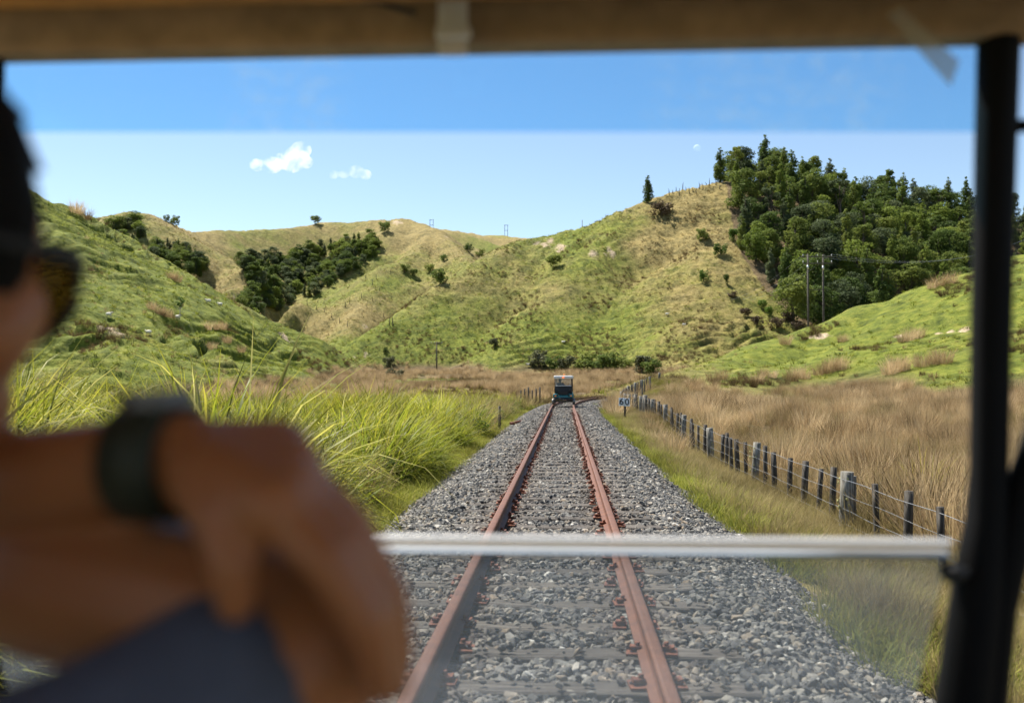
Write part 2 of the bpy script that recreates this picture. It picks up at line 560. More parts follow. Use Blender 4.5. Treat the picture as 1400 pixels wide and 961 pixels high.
# ------------------------------------------------------------------ ballast, rails, sleepers
def stone_mat():
    k = N('crushed_stone')
    rnd = k.n('ObjectInfo').outputs['Random']
    c = k.ramp(rnd, [(0.0, (0.04, 0.042, 0.044)), (0.3, (0.10, 0.10, 0.10)), (0.6, (0.19, 0.185, 0.172)), (0.82, (0.29, 0.27, 0.23)), (0.93, (0.22, 0.17, 0.12)), (1.0, (0.50, 0.49, 0.45))])
    n = k.noise(28, 5, 0.65, k.obj())
    c = k.mix(0.55, c, k.ramp(n, [(0.3, (0.55, 0.55, 0.57)), (0.7, (1.4, 1.37, 1.3))]), 'MULTIPLY')
    # rust washed off the rails
    x = k.n('SeparateXYZ', {0: k.pos()}).outputs[0]
    dd = k.math('ABSOLUTE', k.math('SUBTRACT', k.math('ABSOLUTE', x), .57))
    st = k.n('MapRange', {'Value': dd, 'From Min': .05, 'From Max': .36, 'To Min': .5, 'To Max': 0.0}).outputs[0]
    c = k.mix(k.math('MULTIPLY', st, k.noise(3.0, 4, .6, k.pos())), c, (0.15, 0.075, 0.04))
    c = k.mix(0.6, c, k.ramp(k.noise(0.9, 4, .6, k.pos()), [(0.35, (0.72, 0.70, 0.66)), (0.65, (1.18, 1.16, 1.12))]), 'MULTIPLY')
    return k.surf(k.pbr(c, 0.85, 0, k.bump(n, 0.5, 0.006), 0.3))
M_stone = stone_mat()

def stone_mesh(i):
    rg = random.Random(100 + i)
    bm = bmesh.new()
    for _ in range(13):
        v = Vector((rg.gauss(0, 1), rg.gauss(0, 1), rg.gauss(0, 1))).normalized()
        v = Vector((v.x * rg.uniform(.85, 1.15), v.y * rg.uniform(.62, .9), v.z * rg.uniform(.5, .72)))
        bm.verts.new(v * 0.031)
    r_ = bmesh.ops.convex_hull(bm, input=list(bm.verts))
    bmesh.ops.delete(bm, geom=[g for g in r_['geom_interior'] if isinstance(g, bmesh.types.BMVert)], context='VERTS')
    bmesh.ops.bevel(bm, geom=list(bm.edges), offset=0.0018, segments=1, affect='EDGES')
    me = bpy.data.meshes.new('ballast_stone'); bm.to_mesh(me); bm.free()
    me.materials.append(M_stone)
    return me
STONES = [stone_mesh(i) for i in range(10)]

SL_SP, SL_Y0 = 0.60, 2.62
def ballast_z(s, y):
    a = np.abs(s)
    z = -0.035 - 0.40 * sstep(1.25, 2.35, a) - 0.25 * np.clip(a - 2.3, 0, 3)
    return z + 0.02 * fbm(s * 2.2, y * 2.2, 2)

def build_ballast():
    k = N('ballast_bed')
    p = k.pos()
    n1 = k.n('TexVoronoi', {'Scale': 17.0, 'Vector': p, 'Randomness': 1.0})
    n2 = k.noise(7, 4, 0.6, p)
    c = k.ramp(k.n('SeparateColor', {0: n1.outputs['Color']}).outputs[0], [(0.0, (0.03, 0.03, 0.032)), (0.5, (0.10, 0.10, 0.10)), (1.0, (0.26, 0.25, 0.23))])
    c = k.mix(0.6, c, k.ramp(n2, [(0.3, (0.5, 0.5, 0.5)), (0.7, (1.2, 1.2, 1.15))]), 'MULTIPLY')
    hgt = k.math('MULTIPLY', n1.outputs['Distance'], -1.0)
    m = k.surf(k.pbr(c, 0.9, 0, k.bump(hgt, 1.0, 0.05), 0.25))
    ys = np.concatenate([np.arange(-12, 40, 0.5), np.arange(40, 126, 1.0)])
    ss = np.linspace(-2.75, 2.75, 45)
    V = np.array([tpt(s, y, float(ballast_z(np.array(s), np.array(y)))) for y in ys for s in ss])
    n = len(ss)
    idx = np.arange(len(ys) * n).reshape(len(ys), n)
    F = np.stack([idx[:-1, :-1], idx[:-1, 1:], idx[1:, 1:], idx[1:, :-1]], -1).reshape(-1, 4)
    o = link('ballast', mesh_np('ballast', V, F, m, True))
    tag(o, kind='structure')
    return o
ballast = build_ballast()

def build_stones():
    rg = np.random.default_rng(11)
    S = []; Yv = []; sc_ = []
    for y0, y1, dens, mul in ((2.0, 9, 800, 1.0), (9, 16, 640, 1.02), (16, 30, 440, 1.12), (30, 55, 240, 1.35), (55, 100, 120, 1.6)):
        n = int((y1 - y0) * 4.9 * dens)
        S.append(rg.uniform(-2.5, 2.35, n)); Yv.append(rg.uniform(y0, y1, n)); sc_.append(np.clip(rg.lognormal(0, 0.28, n), .5, 1.8) * mul)
    S = np.concatenate(S); Yv = np.concatenate(Yv); sc_ = np.concatenate(sc_)
    u = (Yv - SL_Y0) / SL_SP
    du = np.abs(u - np.round(u)) * SL_SP
    on_sl = (du < 0.085) & (np.abs(S) < 1.09)
    rail = np.abs(np.abs(S) - 0.57) < 0.095
    keep = (~on_sl | (rg.random(len(S)) < 0.18)) & ~rail
    keep &= (np.abs(S) < 2.2 + 0.35 * rg.random(len(S)) + .2 * fbm(Yv, S * 0, 2))
    S, Yv, sc_, on = S[keep], Yv[keep], sc_[keep], on_sl[keep]
    z = ballast_z(S, Yv) + np.where(on, 0.06, 0.004 + 0.014 * rg.random(len(S)))
    sc_ = np.where(on, sc_ * 0.7, sc_)
    xs = track_x(Yv); a = track_a(Yv)
    P_ = np.stack([xs + S * np.cos(a), Yv - S * np.sin(a), z], -1)
    # the stones that show largest are objects of their own
    px, py = project(P_[:, 0], P_[:, 1], P_[:, 2])
    vis = (py > 765) & (py < 990) & (px > 560) & (px < 1290) & (np.abs(S) > .0)
    size = np.where(vis, sc_ / P_[:, 1], 0)
    order = np.argsort(-size)[:300]
    big = np.zeros(len(S), bool); big[order] = True
    rnd = random.Random(5)
    for i in np.where(big)[0]:
        o = link('stone', STONES[rnd.randrange(len(STONES))], ballast, P_[i])
        o.rotation_euler = (rnd.gauss(0, .35), rnd.gauss(0, .35), rnd.uniform(0, 6.28))
        f = sc_[i]; o.scale = (f, f, f)
    P2 = P_[~big]
    scatter('loose_stones', STONES, P2, sc_[~big], rg.uniform(0, 6.28, len(P2)), 0.5, 3, ballast)
build_stones()

def wood_mat(name, lo, hi, grain=(0.7, 14, 14), sc_=3.0):
    k = N(name)
    mp = k.n('Mapping', {'Vector': k.obj(), 'Scale': grain})
    n1 = k.noise(sc_, 6, 0.65, mp)
    n2 = k.noise(2.2, 3, 0.5, k.obj())
    rnd = k.n('ObjectInfo').outputs['Random']
    c = k.ramp(n1, [(0.32, tuple(x * 0.35 for x in lo)), (0.46, lo), (0.68, hi)])
    c = k.mix(0.5, c, k.ramp(n2, [(0.3, (0.6, 0.6, 0.6)), (0.7, (1.3, 1.25, 1.2))]), 'MULTIPLY')
    c = k.mix(0.6, c, k.ramp(rnd, [(0, (0.65, 0.65, 0.67)), (1, (1.3, 1.27, 1.22))]), 'MULTIPLY')
    return k.surf(k.pbr(c, 0.85, 0, k.bump(n1, 0.9, 0.012), 0.25))
M_sleeper = wood_mat('sleeper_wood', (0.080, 0.070, 0.060), (0.20, 0.180, 0.155))

def rust_mat(name, lo, hi, worn=0.0):
    k = N(name)
    n1 = k.noise(9, 6, 0.65, k.pos()); n2 = k.noise(60, 4, 0.6, k.pos())
    c = k.ramp(n1, [(0.3, lo), (0.7, hi)])
    c = k.mix(0.5, c, k.ramp(n2, [(0.3, (0.65, 0.6, 0.6)), (0.7, (1.3, 1.3, 1.3))]), 'MULTIPLY')
    return k.surf(k.pbr(c, 0.62 - 0.1 * worn, 0.15, k.bump(n2, 0.4, 0.003), 0.4))
M_rust = rust_mat('rail_rust', (0.07, 0.024, 0.011), (0.16, 0.055, 0.022))
M_rail_top = rust_mat('worn_rail_top', (0.10, 0.040, 0.019), (0.18, 0.074, 0.035), 1)
M_rust_dark = rust_mat('fastening_rust', (0.09, 0.030, 0.016), (0.22, 0.075, 0.035))

track = empty('railway_track', (0, 0, 0), 0, 'rusty steel rails on weathered grey timber sleepers curving right in the distance', 'railway track')

def build_track():
    prof = [(-.063, -.0), (-.063, .011), (-.02, .026), (-.009, .04), (-.009, .098), (-.030, .110), (-.035, .118), (-.035, .140), (-.029, .148), (-.015, .151),
            (.015, .151), (.029, .148), (.035, .140), (.035, .118), (.030, .110), (.009, .098), (.009, .04), (.02, .026), (.063, .011), (.063, 0)]
    ys = list(np.arange(-10, 48, 3.0)) + list(np.arange(48, 126, 1.5))
    for c in (-.5685, .5685):
        mb = MB(); vs = []
        for y in ys:
            for (s, z) in prof:
                vs.append(tpt(c + s, y, z + 0.012))
        n = len(prof); fs = []
        for i in range(len(ys) - 1):
            for k in range(n):
                k2 = (k + 1) % n
                fs.append((i * n + k, (i + 1) * n + k, (i + 1) * n + k2, i * n + k2))
        mb.add(vs, fs)
        o = mb.build('rail', M_rust, track)
        o.data.materials.append(M_rail_top)
        for pi, pol in enumerate(o.data.polygons):
            if pi % n in (8, 9, 10): pol.material_index = 1
        o['label'] = 'rusty left running rail' if c < 0 else 'rusty right running rail'
    # timber sleepers, five shapes shared
    shapes = []
    rg = random.Random(21)
    for v in range(6):
        bm = bmesh.new()
        nx = 12
        L = 2.13; w = 0.205; hh = 0.14
        grid = []
        for i in range(nx + 1):
            x = -L / 2 + L * i / nx
            wob = rg.uniform(-.009, .009); wz = rg.uniform(-.008, .005)
            ring = [(x + rg.uniform(-.004, .004), -w / 2 + wob + rg.uniform(-.006, .006), -hh), (x, -w / 2 + wob + .001, -.012 + wz), (x, -w / 2 + wob + .014, wz), (x, -.01, wz - rg.uniform(0, .006)), (x, w / 2 + wob - .014, wz), (x, w / 2 + wob, -.012 + wz), (x, w / 2 + wob, -hh)]
            grid.append([bm.verts.new(p) for p in ring])
        for i in range(nx):
            for j in range(6):
                bm.faces.new((grid[i][j], grid[i + 1][j], grid[i + 1][j + 1], grid[i][j + 1]))
        bm.faces.new(grid[0]); bm.faces.new(list(reversed(grid[-1])))
        bmesh.ops.recalc_face_normals(bm, faces=bm.faces)
        me = bpy.data.meshes.new('sleeper'); bm.to_mesh(me); bm.free(); me.materials.append(M_sleeper)
        shapes.append(me)
    fm = MB()
    fm.box((0, 0, 0.006), (0.085, 0.15, 0.012)).box((0.012, 0, 0.026), (0.055, 0.05, 0.03)).tube([(0.018, 0.0, 0.03), (0.018, 0, 0.062)], 0.014, 6).box((-.012, 0, .03), (.03, .07, .018), (0, .25, 0))
    fme = fm.mesh('fastening', M_rust_dark)
    n = 0
    y = SL_Y0 - 3 * SL_SP
    while y < 112:
        p = tpt(0, y, 0)
        o = link('sleeper', shapes[rg.randrange(6)], track, p + Vector((rg.uniform(-.03, .03), rg.uniform(-.02, .02), rg.uniform(-.006, .004))))
        o.rotation_euler = (rg.uniform(-.02, .02), rg.uniform(-.004, .004), -float(track_a(y)) + rg.uniform(-.012, .012))
        if y < 46:
            for c in (-.5685, .5685):
                for sd in (-1, 1):
                    q = link('fastening', fme, o, (c + sd * .098, rg.uniform(-.015, .015), 0.002))
                    q.rotation_euler = (0, 0, 0 if sd < 0 else math.pi)
                    q.rotation_euler.z += rg.uniform(-.12, .12)
        y += SL_SP
build_track()

# ------------------------------------------------------------------ grasses, rushes
def blades(name, n, r0, L, width, lean, droop, mat, seed, seg=4, lean0=0.0):
    rg = np.random.default_rng(seed)
    az = rg.uniform(0, 2 * np.pi, n); rr = r0 * np.sqrt(rg.random(n))
    bx, by = rr * np.cos(az), rr * np.sin(az)
    da = az + rg.normal(0, 0.7, n)
    Ls = rg.uniform(L[0], L[1], n)
    th0 = np.abs(rg.normal(lean0, lean, n)); dr = rg.uniform(droop[0], droop[1], n)
    tw = rg.uniform(-1.1, 1.1, n)
    V = np.zeros((n, seg + 1, 2, 3)); T = np.zeros((n, seg + 1, 2))
    p = np.stack([bx, by, np.full(n, -0.04)], -1)
    for i in range(seg + 1):
        t = i / seg
        th = th0 + dr * t ** 1.6
        d = np.stack([np.sin(th) * np.cos(da), np.sin(th) * np.sin(da), np.cos(th)], -1)
        if i: p = p + d * (Ls / seg)[:, None]
        side = np.stack([-np.sin(da + tw), np.cos(da + tw), np.zeros(n)], -1)
        w = width * (1.0 - t ** 2.2) * (0.75 + 0.5 * rg.random(n)) * 0.5 + 0.0006
        V[:, i, 0] = p - side * w[:, None]; V[:, i, 1] = p + side * w[:, None]
        T[:, i, :] = t
    idx = np.arange(n * (seg + 1) * 2).reshape(n, seg + 1, 2)
    F = np.stack([idx[:, :-1, 0], idx[:, :-1, 1], idx[:, 1:, 1], idx[:, 1:, 0]], -1).reshape(-1, 4)
    rnd = np.repeat(rg.random(n), (seg + 1) * 2)
    return mesh_np(name, V.reshape(-1, 3), F, mat, False, {'rnd': rnd, 'along': T.ravel()})

def blade_mat(name, stops, tip, tipmix=0.5, trans=0.35, rough=0.5, spec=0.35, objvar=0.5):
    k = N(name)
    rnd = k.attr('rnd'); t = k.attr('along')
    orn = k.n('ObjectInfo').outputs['Random']
    f = k.math('ADD', k.math('MULTIPLY', rnd, 1 - objvar), k.math('MULTIPLY', orn, objvar))
    c = k.ramp(f, stops)
    c = k.mix(k.math('MULTIPLY', k.math('POWER', t, 2.0), tipmix), c, tip)
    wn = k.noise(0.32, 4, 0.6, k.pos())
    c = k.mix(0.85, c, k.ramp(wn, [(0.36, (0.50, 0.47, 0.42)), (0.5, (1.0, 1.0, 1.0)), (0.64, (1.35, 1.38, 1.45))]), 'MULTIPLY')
    pb = k.pbr(c, rough, 0, None, spec)
    tr = k.n('BsdfTranslucent', {'Color': c})
    mx = k.n('MixShader', {0: trans, 1: pb, 2: tr})
    return k.surf(mx)

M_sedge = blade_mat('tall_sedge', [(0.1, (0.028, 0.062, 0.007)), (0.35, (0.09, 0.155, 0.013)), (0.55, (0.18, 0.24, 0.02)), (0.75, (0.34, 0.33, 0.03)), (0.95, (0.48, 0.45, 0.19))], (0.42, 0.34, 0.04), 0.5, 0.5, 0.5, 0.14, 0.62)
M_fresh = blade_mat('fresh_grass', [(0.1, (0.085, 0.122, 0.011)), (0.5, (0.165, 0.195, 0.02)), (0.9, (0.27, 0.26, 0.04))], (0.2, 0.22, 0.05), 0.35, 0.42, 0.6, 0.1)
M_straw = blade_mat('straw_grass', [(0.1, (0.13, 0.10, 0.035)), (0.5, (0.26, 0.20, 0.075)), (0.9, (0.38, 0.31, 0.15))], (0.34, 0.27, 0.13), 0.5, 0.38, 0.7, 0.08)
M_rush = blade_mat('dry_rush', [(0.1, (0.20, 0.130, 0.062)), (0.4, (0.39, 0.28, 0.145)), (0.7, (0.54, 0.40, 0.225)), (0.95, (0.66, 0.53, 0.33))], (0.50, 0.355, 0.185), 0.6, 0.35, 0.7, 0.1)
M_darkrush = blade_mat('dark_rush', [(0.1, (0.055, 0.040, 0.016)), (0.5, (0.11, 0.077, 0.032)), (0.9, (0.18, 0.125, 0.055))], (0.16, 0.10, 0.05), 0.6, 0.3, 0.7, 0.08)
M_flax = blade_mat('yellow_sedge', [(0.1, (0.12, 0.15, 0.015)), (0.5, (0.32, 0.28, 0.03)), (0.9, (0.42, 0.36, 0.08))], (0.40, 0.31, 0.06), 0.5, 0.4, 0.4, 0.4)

SEDGE = [blades('sedge', 84, 0.22, (0.7, 1.6), 0.024, 0.42, (0.6, 2.1), M_sedge, 30 + i, 6) for i in range(6)]
M_verge = blade_mat('verge_grass', [(0.1, (0.09, 0.13, 0.012)), (0.45, (0.18, 0.21, 0.022)), (0.75, (0.29, 0.28, 0.045)), (0.95, (0.40, 0.34, 0.12))], (0.33, 0.28, 0.08), 0.4, 0.42, 0.6, 0.1)
FRESH = [blades('fresh', 42, 0.13, (0.12, 0.30), 0.008, 0.4, (0.3, 1.3), M_verge, 50 + i, 3) for i in range(5)]
STRAW = [blades('straw', 46, 0.16, (0.3, 0.75), 0.006, 0.26, (0.2, 1.2), M_straw, 60 + i, 4) for i in range(5)]
RUSH = [blades('rush', 120, 0.20, (0.55, 1.3), 0.0085, 0.27, (0.05, 0.8), M_rush, 70 + i, 3) for i in range(6)]
DRUSH = [blades('dark_rush', 90, 0.34, (0.5, 1.05), 0.018, 0.30, (0.05, 0.5), M_darkrush, 80 + i, 2) for i in range(4)]
GTUFT = [blades('green_tuft', 26, 0.30, (0.16, 0.42), 0.045, 0.5, (0.3, 1.0), M_fresh, 90 + i, 2) for i in range(4)]
STUFT = [blades('straw_tuft', 26, 0.30, (0.2, 0.5), 0.04, 0.45, (0.3, 1.0), M_straw, 96 + i, 2) for i in range(4)]

rgv = np.random.default_rng(77)
def leaf_mat(name, stops, trans=0.22):
    k = N(name)
    rnd = k.attr('rnd'); orn = k.n('ObjectInfo').outputs['Random']
    f = k.math('ADD', k.math('MULTIPLY', rnd, 0.45), k.math('MULTIPLY', orn, 0.55))
    c = k.ramp(f, stops)
    mx = k.n('MixShader', {0: trans, 1: k.pbr(c, 0.7, 0, None, 0.12), 2: k.n('BsdfTranslucent', {'Color': c})})
    return k.surf(mx)
M_leaf = leaf_mat('bush_leaf', [(0.08, (0.042, 0.07, 0.018)), (0.4, (0.10, 0.145, 0.032)), (0.7, (0.17, 0.205, 0.044)), (0.95, (0.24, 0.265, 0.058))], 0.42)
M_leaf2 = leaf_mat('fern_leaf', [(0.1, (0.05, 0.10, 0.015)), (0.6, (0.10, 0.17, 0.025)), (0.95, (0.16, 0.22, 0.04))], 0.35)
M_leaf3 = leaf_mat('grey_shrub_leaf', [(0.1, (0.05, 0.055, 0.025)), (0.6, (0.10, 0.105, 0.05)), (0.95, (0.15, 0.15, 0.08))], 0.2)
M_scrub = leaf_mat('brown_scrub', [(0.1, (0.06, 0.042, 0.025)), (0.6, (0.12, 0.085, 0.05)), (0.95, (0.18, 0.135, 0.085))], 0.15)
M_leaf_light = leaf_mat('light_bush_leaf', [(0.1, (0.08, 0.12, 0.02)), (0.6, (0.17, 0.22, 0.04)), (0.95, (0.26, 0.30, 0.06))], 0.45)
M_leaf_grey = leaf_mat('grey_bush_leaf', [(0.1, (0.05, 0.072, 0.03)), (0.6, (0.115, 0.145, 0.065)), (0.95, (0.18, 0.205, 0.10))], 0.4)
M_leaf_low = leaf_mat('undergrowth_leaf', [(0.1, (0.03, 0.055, 0.012)), (0.6, (0.08, 0.13, 0.02)), (0.95, (0.15, 0.19, 0.03))], 0.4)

def cards(name, blobs, n, size, seed, mat, up=0.25, shell=0.5):
    rg = np.random.default_rng(seed)
    B = np.array(blobs)                      # x y z r squash
    w = B[:, 3] ** 2; w = w / w.sum()
    bi = rg.choice(len(B), n, p=w)
    d = rg.normal(0, 1, (n, 3)); d[:, 2] += up * np.sign(d[:, 2] + 0.35); d /= np.linalg.norm(d, axis=1)[:, None]
    rad = shell + (1.06 - shell) * rg.random(n) ** 0.6
    C = B[bi, :3] + d * (B[bi, 3] * rad)[:, None] * np.stack([np.ones(n), np.ones(n), B[bi, 4]], -1)
    nn = d * 0.9 + rg.normal(0, 0.55, (n, 3)); nn[:, 2] += 0.35
    nn /= np.linalg.norm(nn, axis=1)[:, None]
    a = rg.normal(0, 1, (n, 3)); u = np.cross(nn, a); u /= np.linalg.norm(u, axis=1)[:, None]
    v = np.cross(nn, u)
    s = size * rg.uniform(0.5, 1.35, n)[:, None]
    bend = nn * s * 0.3
    V = np.stack([C - u * s, C - v * s * .6 + bend * .4, C + u * s - bend, C + v * s * .55], 1)
    F = np.arange(n * 4).reshape(n, 4)
    rnd = np.repeat(np.clip(0.55 * rg.random(n) + 0.45 * rg.random(len(B))[bi], 0, 1), 4)
    return mesh_np(name, V.reshape(-1, 3), F, mat, False, {'rnd': rnd})


LOWSHRUB = []
for _i in range(4):
    _r = random.Random(900 + _i)
    LOWSHRUB.append(cards('undergrowth', [(_r.uniform(-.5, .5), _r.uniform(-.5, .5), _r.uniform(.15, .75), _r.uniform(.2, .4), .85) for _ in range(10)], 420, .055, 910 + _i, M_leaf_low))

def lateral(n, s0, s1, y0, y1, power=1.0):
    s = rgv.uniform(s0, s1, n); y = y0 + (y1 - y0) * rgv.random(n) ** power
    return s, y

def put(name, protos, s, y, scl, keep=None, tilt=0.06, seed=1, sink=0.03):
    xs = track_x(y); a = track_a(y)
    x = xs + s * np.cos(a); yy = y - s * np.sin(a)
    z = height(x, yy)
    zb = np.where(np.abs(s) < 2.6, np.maximum(z, ballast_z(s, y)), z) - sink
    P_ = np.stack([x, yy, zb], -1)
    if keep is not None: P_ = P_[keep]; scl = scl[keep]
    return scatter(name, protos, P_, scl, rgv.uniform(0, 6.28, len(P_)), tilt, seed)

def grasses():
    # tall sedge bank left of the line
    s, y = lateral(5600, -15, -2.65, 3.0, 66, 1.35)
    edge = -2.85 + 0.5 * fbm(y / 2.6, y * 0, 3)
    patch = fbm(s / 2.2 + 4, y / 2.2, 3)
    scl = 0.86 + 0.95 * patch + rgv.normal(0, 0.09, len(s))
    scl *= 1 - 0.32 * sstep(20, 52, y)
    scl *= 0.62 + 0.38 * sstep(0.0, 1.3, edge - s)
    scl *= 1.30 + 0.25 * (1 - sstep(7, 22, y))
    keep = (s < edge) & (patch > -0.20) & (rgv.random(len(s)) < np.where(y > 35, 0.6, 1.0))
    put('tall_sedge', SEDGE, s, y, np.clip(scl, 0.3, 2.1), keep, 0.12, 2)
    # low leafy growth between the sedges
    s, y = lateral(1500, -13, -2.9, 3.5, 62, 1.3)
    patch2 = fbm(s / 2.0 + 21, y / 2.0, 3)
    put('bank_undergrowth', LOWSHRUB, s, y, 0.5 + 0.5 * rgv.random(len(s)), patch2 > 0.0, 0.1, 13, 0.1)
    # straw in the bank
    s, y = lateral(3600, -14, -2.8, 4, 70, 1.2)
    patch = fbm(s / 3.0 - 7, y / 3.0, 3)
    put('dry_bank_grass', STRAW, s, y, 1.3 + 1.0 * rgv.random(len(s)), patch > 0.06, 0.12, 3)
    # short grass on both verges
    s, y = lateral(11000, -3.4, -2.15, 3, 80, 1.5)
    k = rgv.random(len(s)) < sstep(-2.15, -2.6, s) + 0.0
    put('left_verge_grass', FRESH, s, y, 0.6 + 0.8 * rgv.random(len(s)), k, 0.1, 4)
    s, y = lateral(30000, 2.0, 5.3, 3, 95, 1.5)
    k = (rgv.random(len(s)) < sstep(1.95, 2.45, s + .3 * fbm(y, s, 2))) & (fbm(s / 1.5, y / 1.5, 3) > -0.25)
    put('right_verge_grass', FRESH, s, y, 0.6 + 0.9 * rgv.random(len(s)), k, 0.1, 5)
    s, y = lateral(15000, 2.4, 5.4, 3, 95, 1.4)
    k = rgv.random(len(s)) < 0.32 + 0.68 * sstep(2.4, 4.0, s + 1.2 * fbm(s / 1.2, y / 1.8, 3))
    put('right_verge_straw', STRAW, s, y, 0.3 + 0.55 * rgv.random(len(s)), k, 0.1, 6)
    # rush field beyond the fence
    s, y = lateral(17000, 4.4, 60, 5, 125, 1.2)
    x = track_x(y) + s
    z = height(x, y); dry, rush = masks(x, y, z)
    k = (rush > 0.5) & (rgv.random(len(s)) < 0.3 + 0.7 * sstep(4.3, 5.6, s)) & (fbm(x / 2.5, y / 2.5, 2) > -0.30)
    scl = 0.72 + 0.6 * fbm(x / 4, y / 4, 3) + 0.15 * rgv.normal(0, 1, len(s))
    put('rush_field', RUSH, s, y, np.clip(scl, 0.35, 1.2), k, 0.12, 7)
    s, y = lateral(16000, 4.6, 50, 5, 110, 1.2)
    x = track_x(y) + s
    z = height(x, y); dry, rush = masks(x, y, z)
    k = (rush > 0.4) & (fbm(x / 3 + 8, y / 3, 3) > -0.12)
    put('field_straw', STRAW, s, y, 0.9 + 0.8 * rgv.random(len(s)), k, 0.12, 8)
    # rushes over the rest of the valley floor
    n = 42000
    th = np.radians(rgv.uniform(-37, 32, n)); r_ = 50 + 250 * rgv.random(n) ** 1.0
    x = CAM.x + r_ * np.sin(th); y = r_ * np.cos(th)
    z = height(x, y); dry, rush = masks(x, y, z)
    f, s = floor_z(x, y)
    k = (rush > 0.45) & (np.abs(s) > np.where(y < 120, 4.5, 0)) & ~((s > 0) & (y < 100) & (s < 50)) & (fbm(x / 9, y / 9, 2) > -0.12)
    P_ = np.stack([x, y, z - .05], -1)[k]
    scatter('valley_rushes', RUSH + DRUSH[:1], P_, 0.7 + 0.5 * rgv.random(len(P_)), rgv.uniform(0, 6.28, len(P_)), 0.1, 9)
    # rough pasture on the hills
    n = 120000
    th = np.radians(rgv.uniform(-36, 31, n)); r_ = 62 + 420 * rgv.random(n) ** 1.15
    x = CAM.x + r_ * np.sin(th); y = r_ * np.cos(th)
    z = height(x, y); dry, rush = masks(x, y, z)
    px, py = project(x, y, z)
    clump = fbm(x / 5, y / 5, 3)
    ok = (rush < 0.3) & ~((y > 170) & in_poly(px, py, FOREST)) & (clump > -0.28)
    pad = (x > 12) & (y < 150)
    ok &= ~pad | (rgv.random(n) < 0.35)
    ok &= (y > 215) | (rgv.random(n) < 0.55)
    isdry = rgv.random(n) < np.clip(dry + 0.25 * clump, 0, 1)
    tall = 0.6 + 0.9 * rgv.random(n) ** 2
    tall = np.where(y > 300, tall * 1.35, tall)
    for nm, pr, sel, sd in (('hill_grass', GTUFT, ok & ~isdry, 10), ('dry_hill_grass', STUFT, ok & isdry, 11)):
        P_ = np.stack([x, y, z - .03], -1)[sel]
        scatter(nm, pr, P_, tall[sel], rgv.uniform(0, 6.28, len(P_)), 0.2, sd)
    # brown rush tussocks in patches on the slopes
    n = 60000
    th = np.radians(rgv.uniform(-36, 31, n)); r_ = 66 + 260 * rgv.random(n)
    x = CAM.x + r_ * np.sin(th); y = r_ * np.cos(th)
    z = height(x, y); dry, rush = masks(x, y, z); f, s = floor_z(x, y)
    px, py = project(x, y, z)
    pt = fbm(x / 8.0 + 40, y / 8.0, 4) + 0.18 * (1 - sstep(3, 20, z - f))
    ok = (rush < 0.5) & (pt > np.where((x > 12) & (y < 150), 0.47, np.where(y > 190, 0.21, 0.36))) & ~((y > 170) & in_poly(px, py, FOREST))
    P_ = np.stack([x, y, z - .06], -1)[ok]
    scatter('hill_rushes', DRUSH, P_, 0.4 + 0.7 * rgv.random(len(P_)) ** 2, rgv.uniform(0, 6.28, len(P_)), 0.2, 12)
grasses()

# ------------------------------------------------------------------ trees and shrubs
M_bark = wood_mat('bark', (0.09, 0.075, 0.055), (0.20, 0.17, 0.13), (6, 6, 1.0))
M_palebark = wood_mat('pale_bark', (0.40, 0.38, 0.33), (0.62, 0.6, 0.54), (6, 6, 1.0))

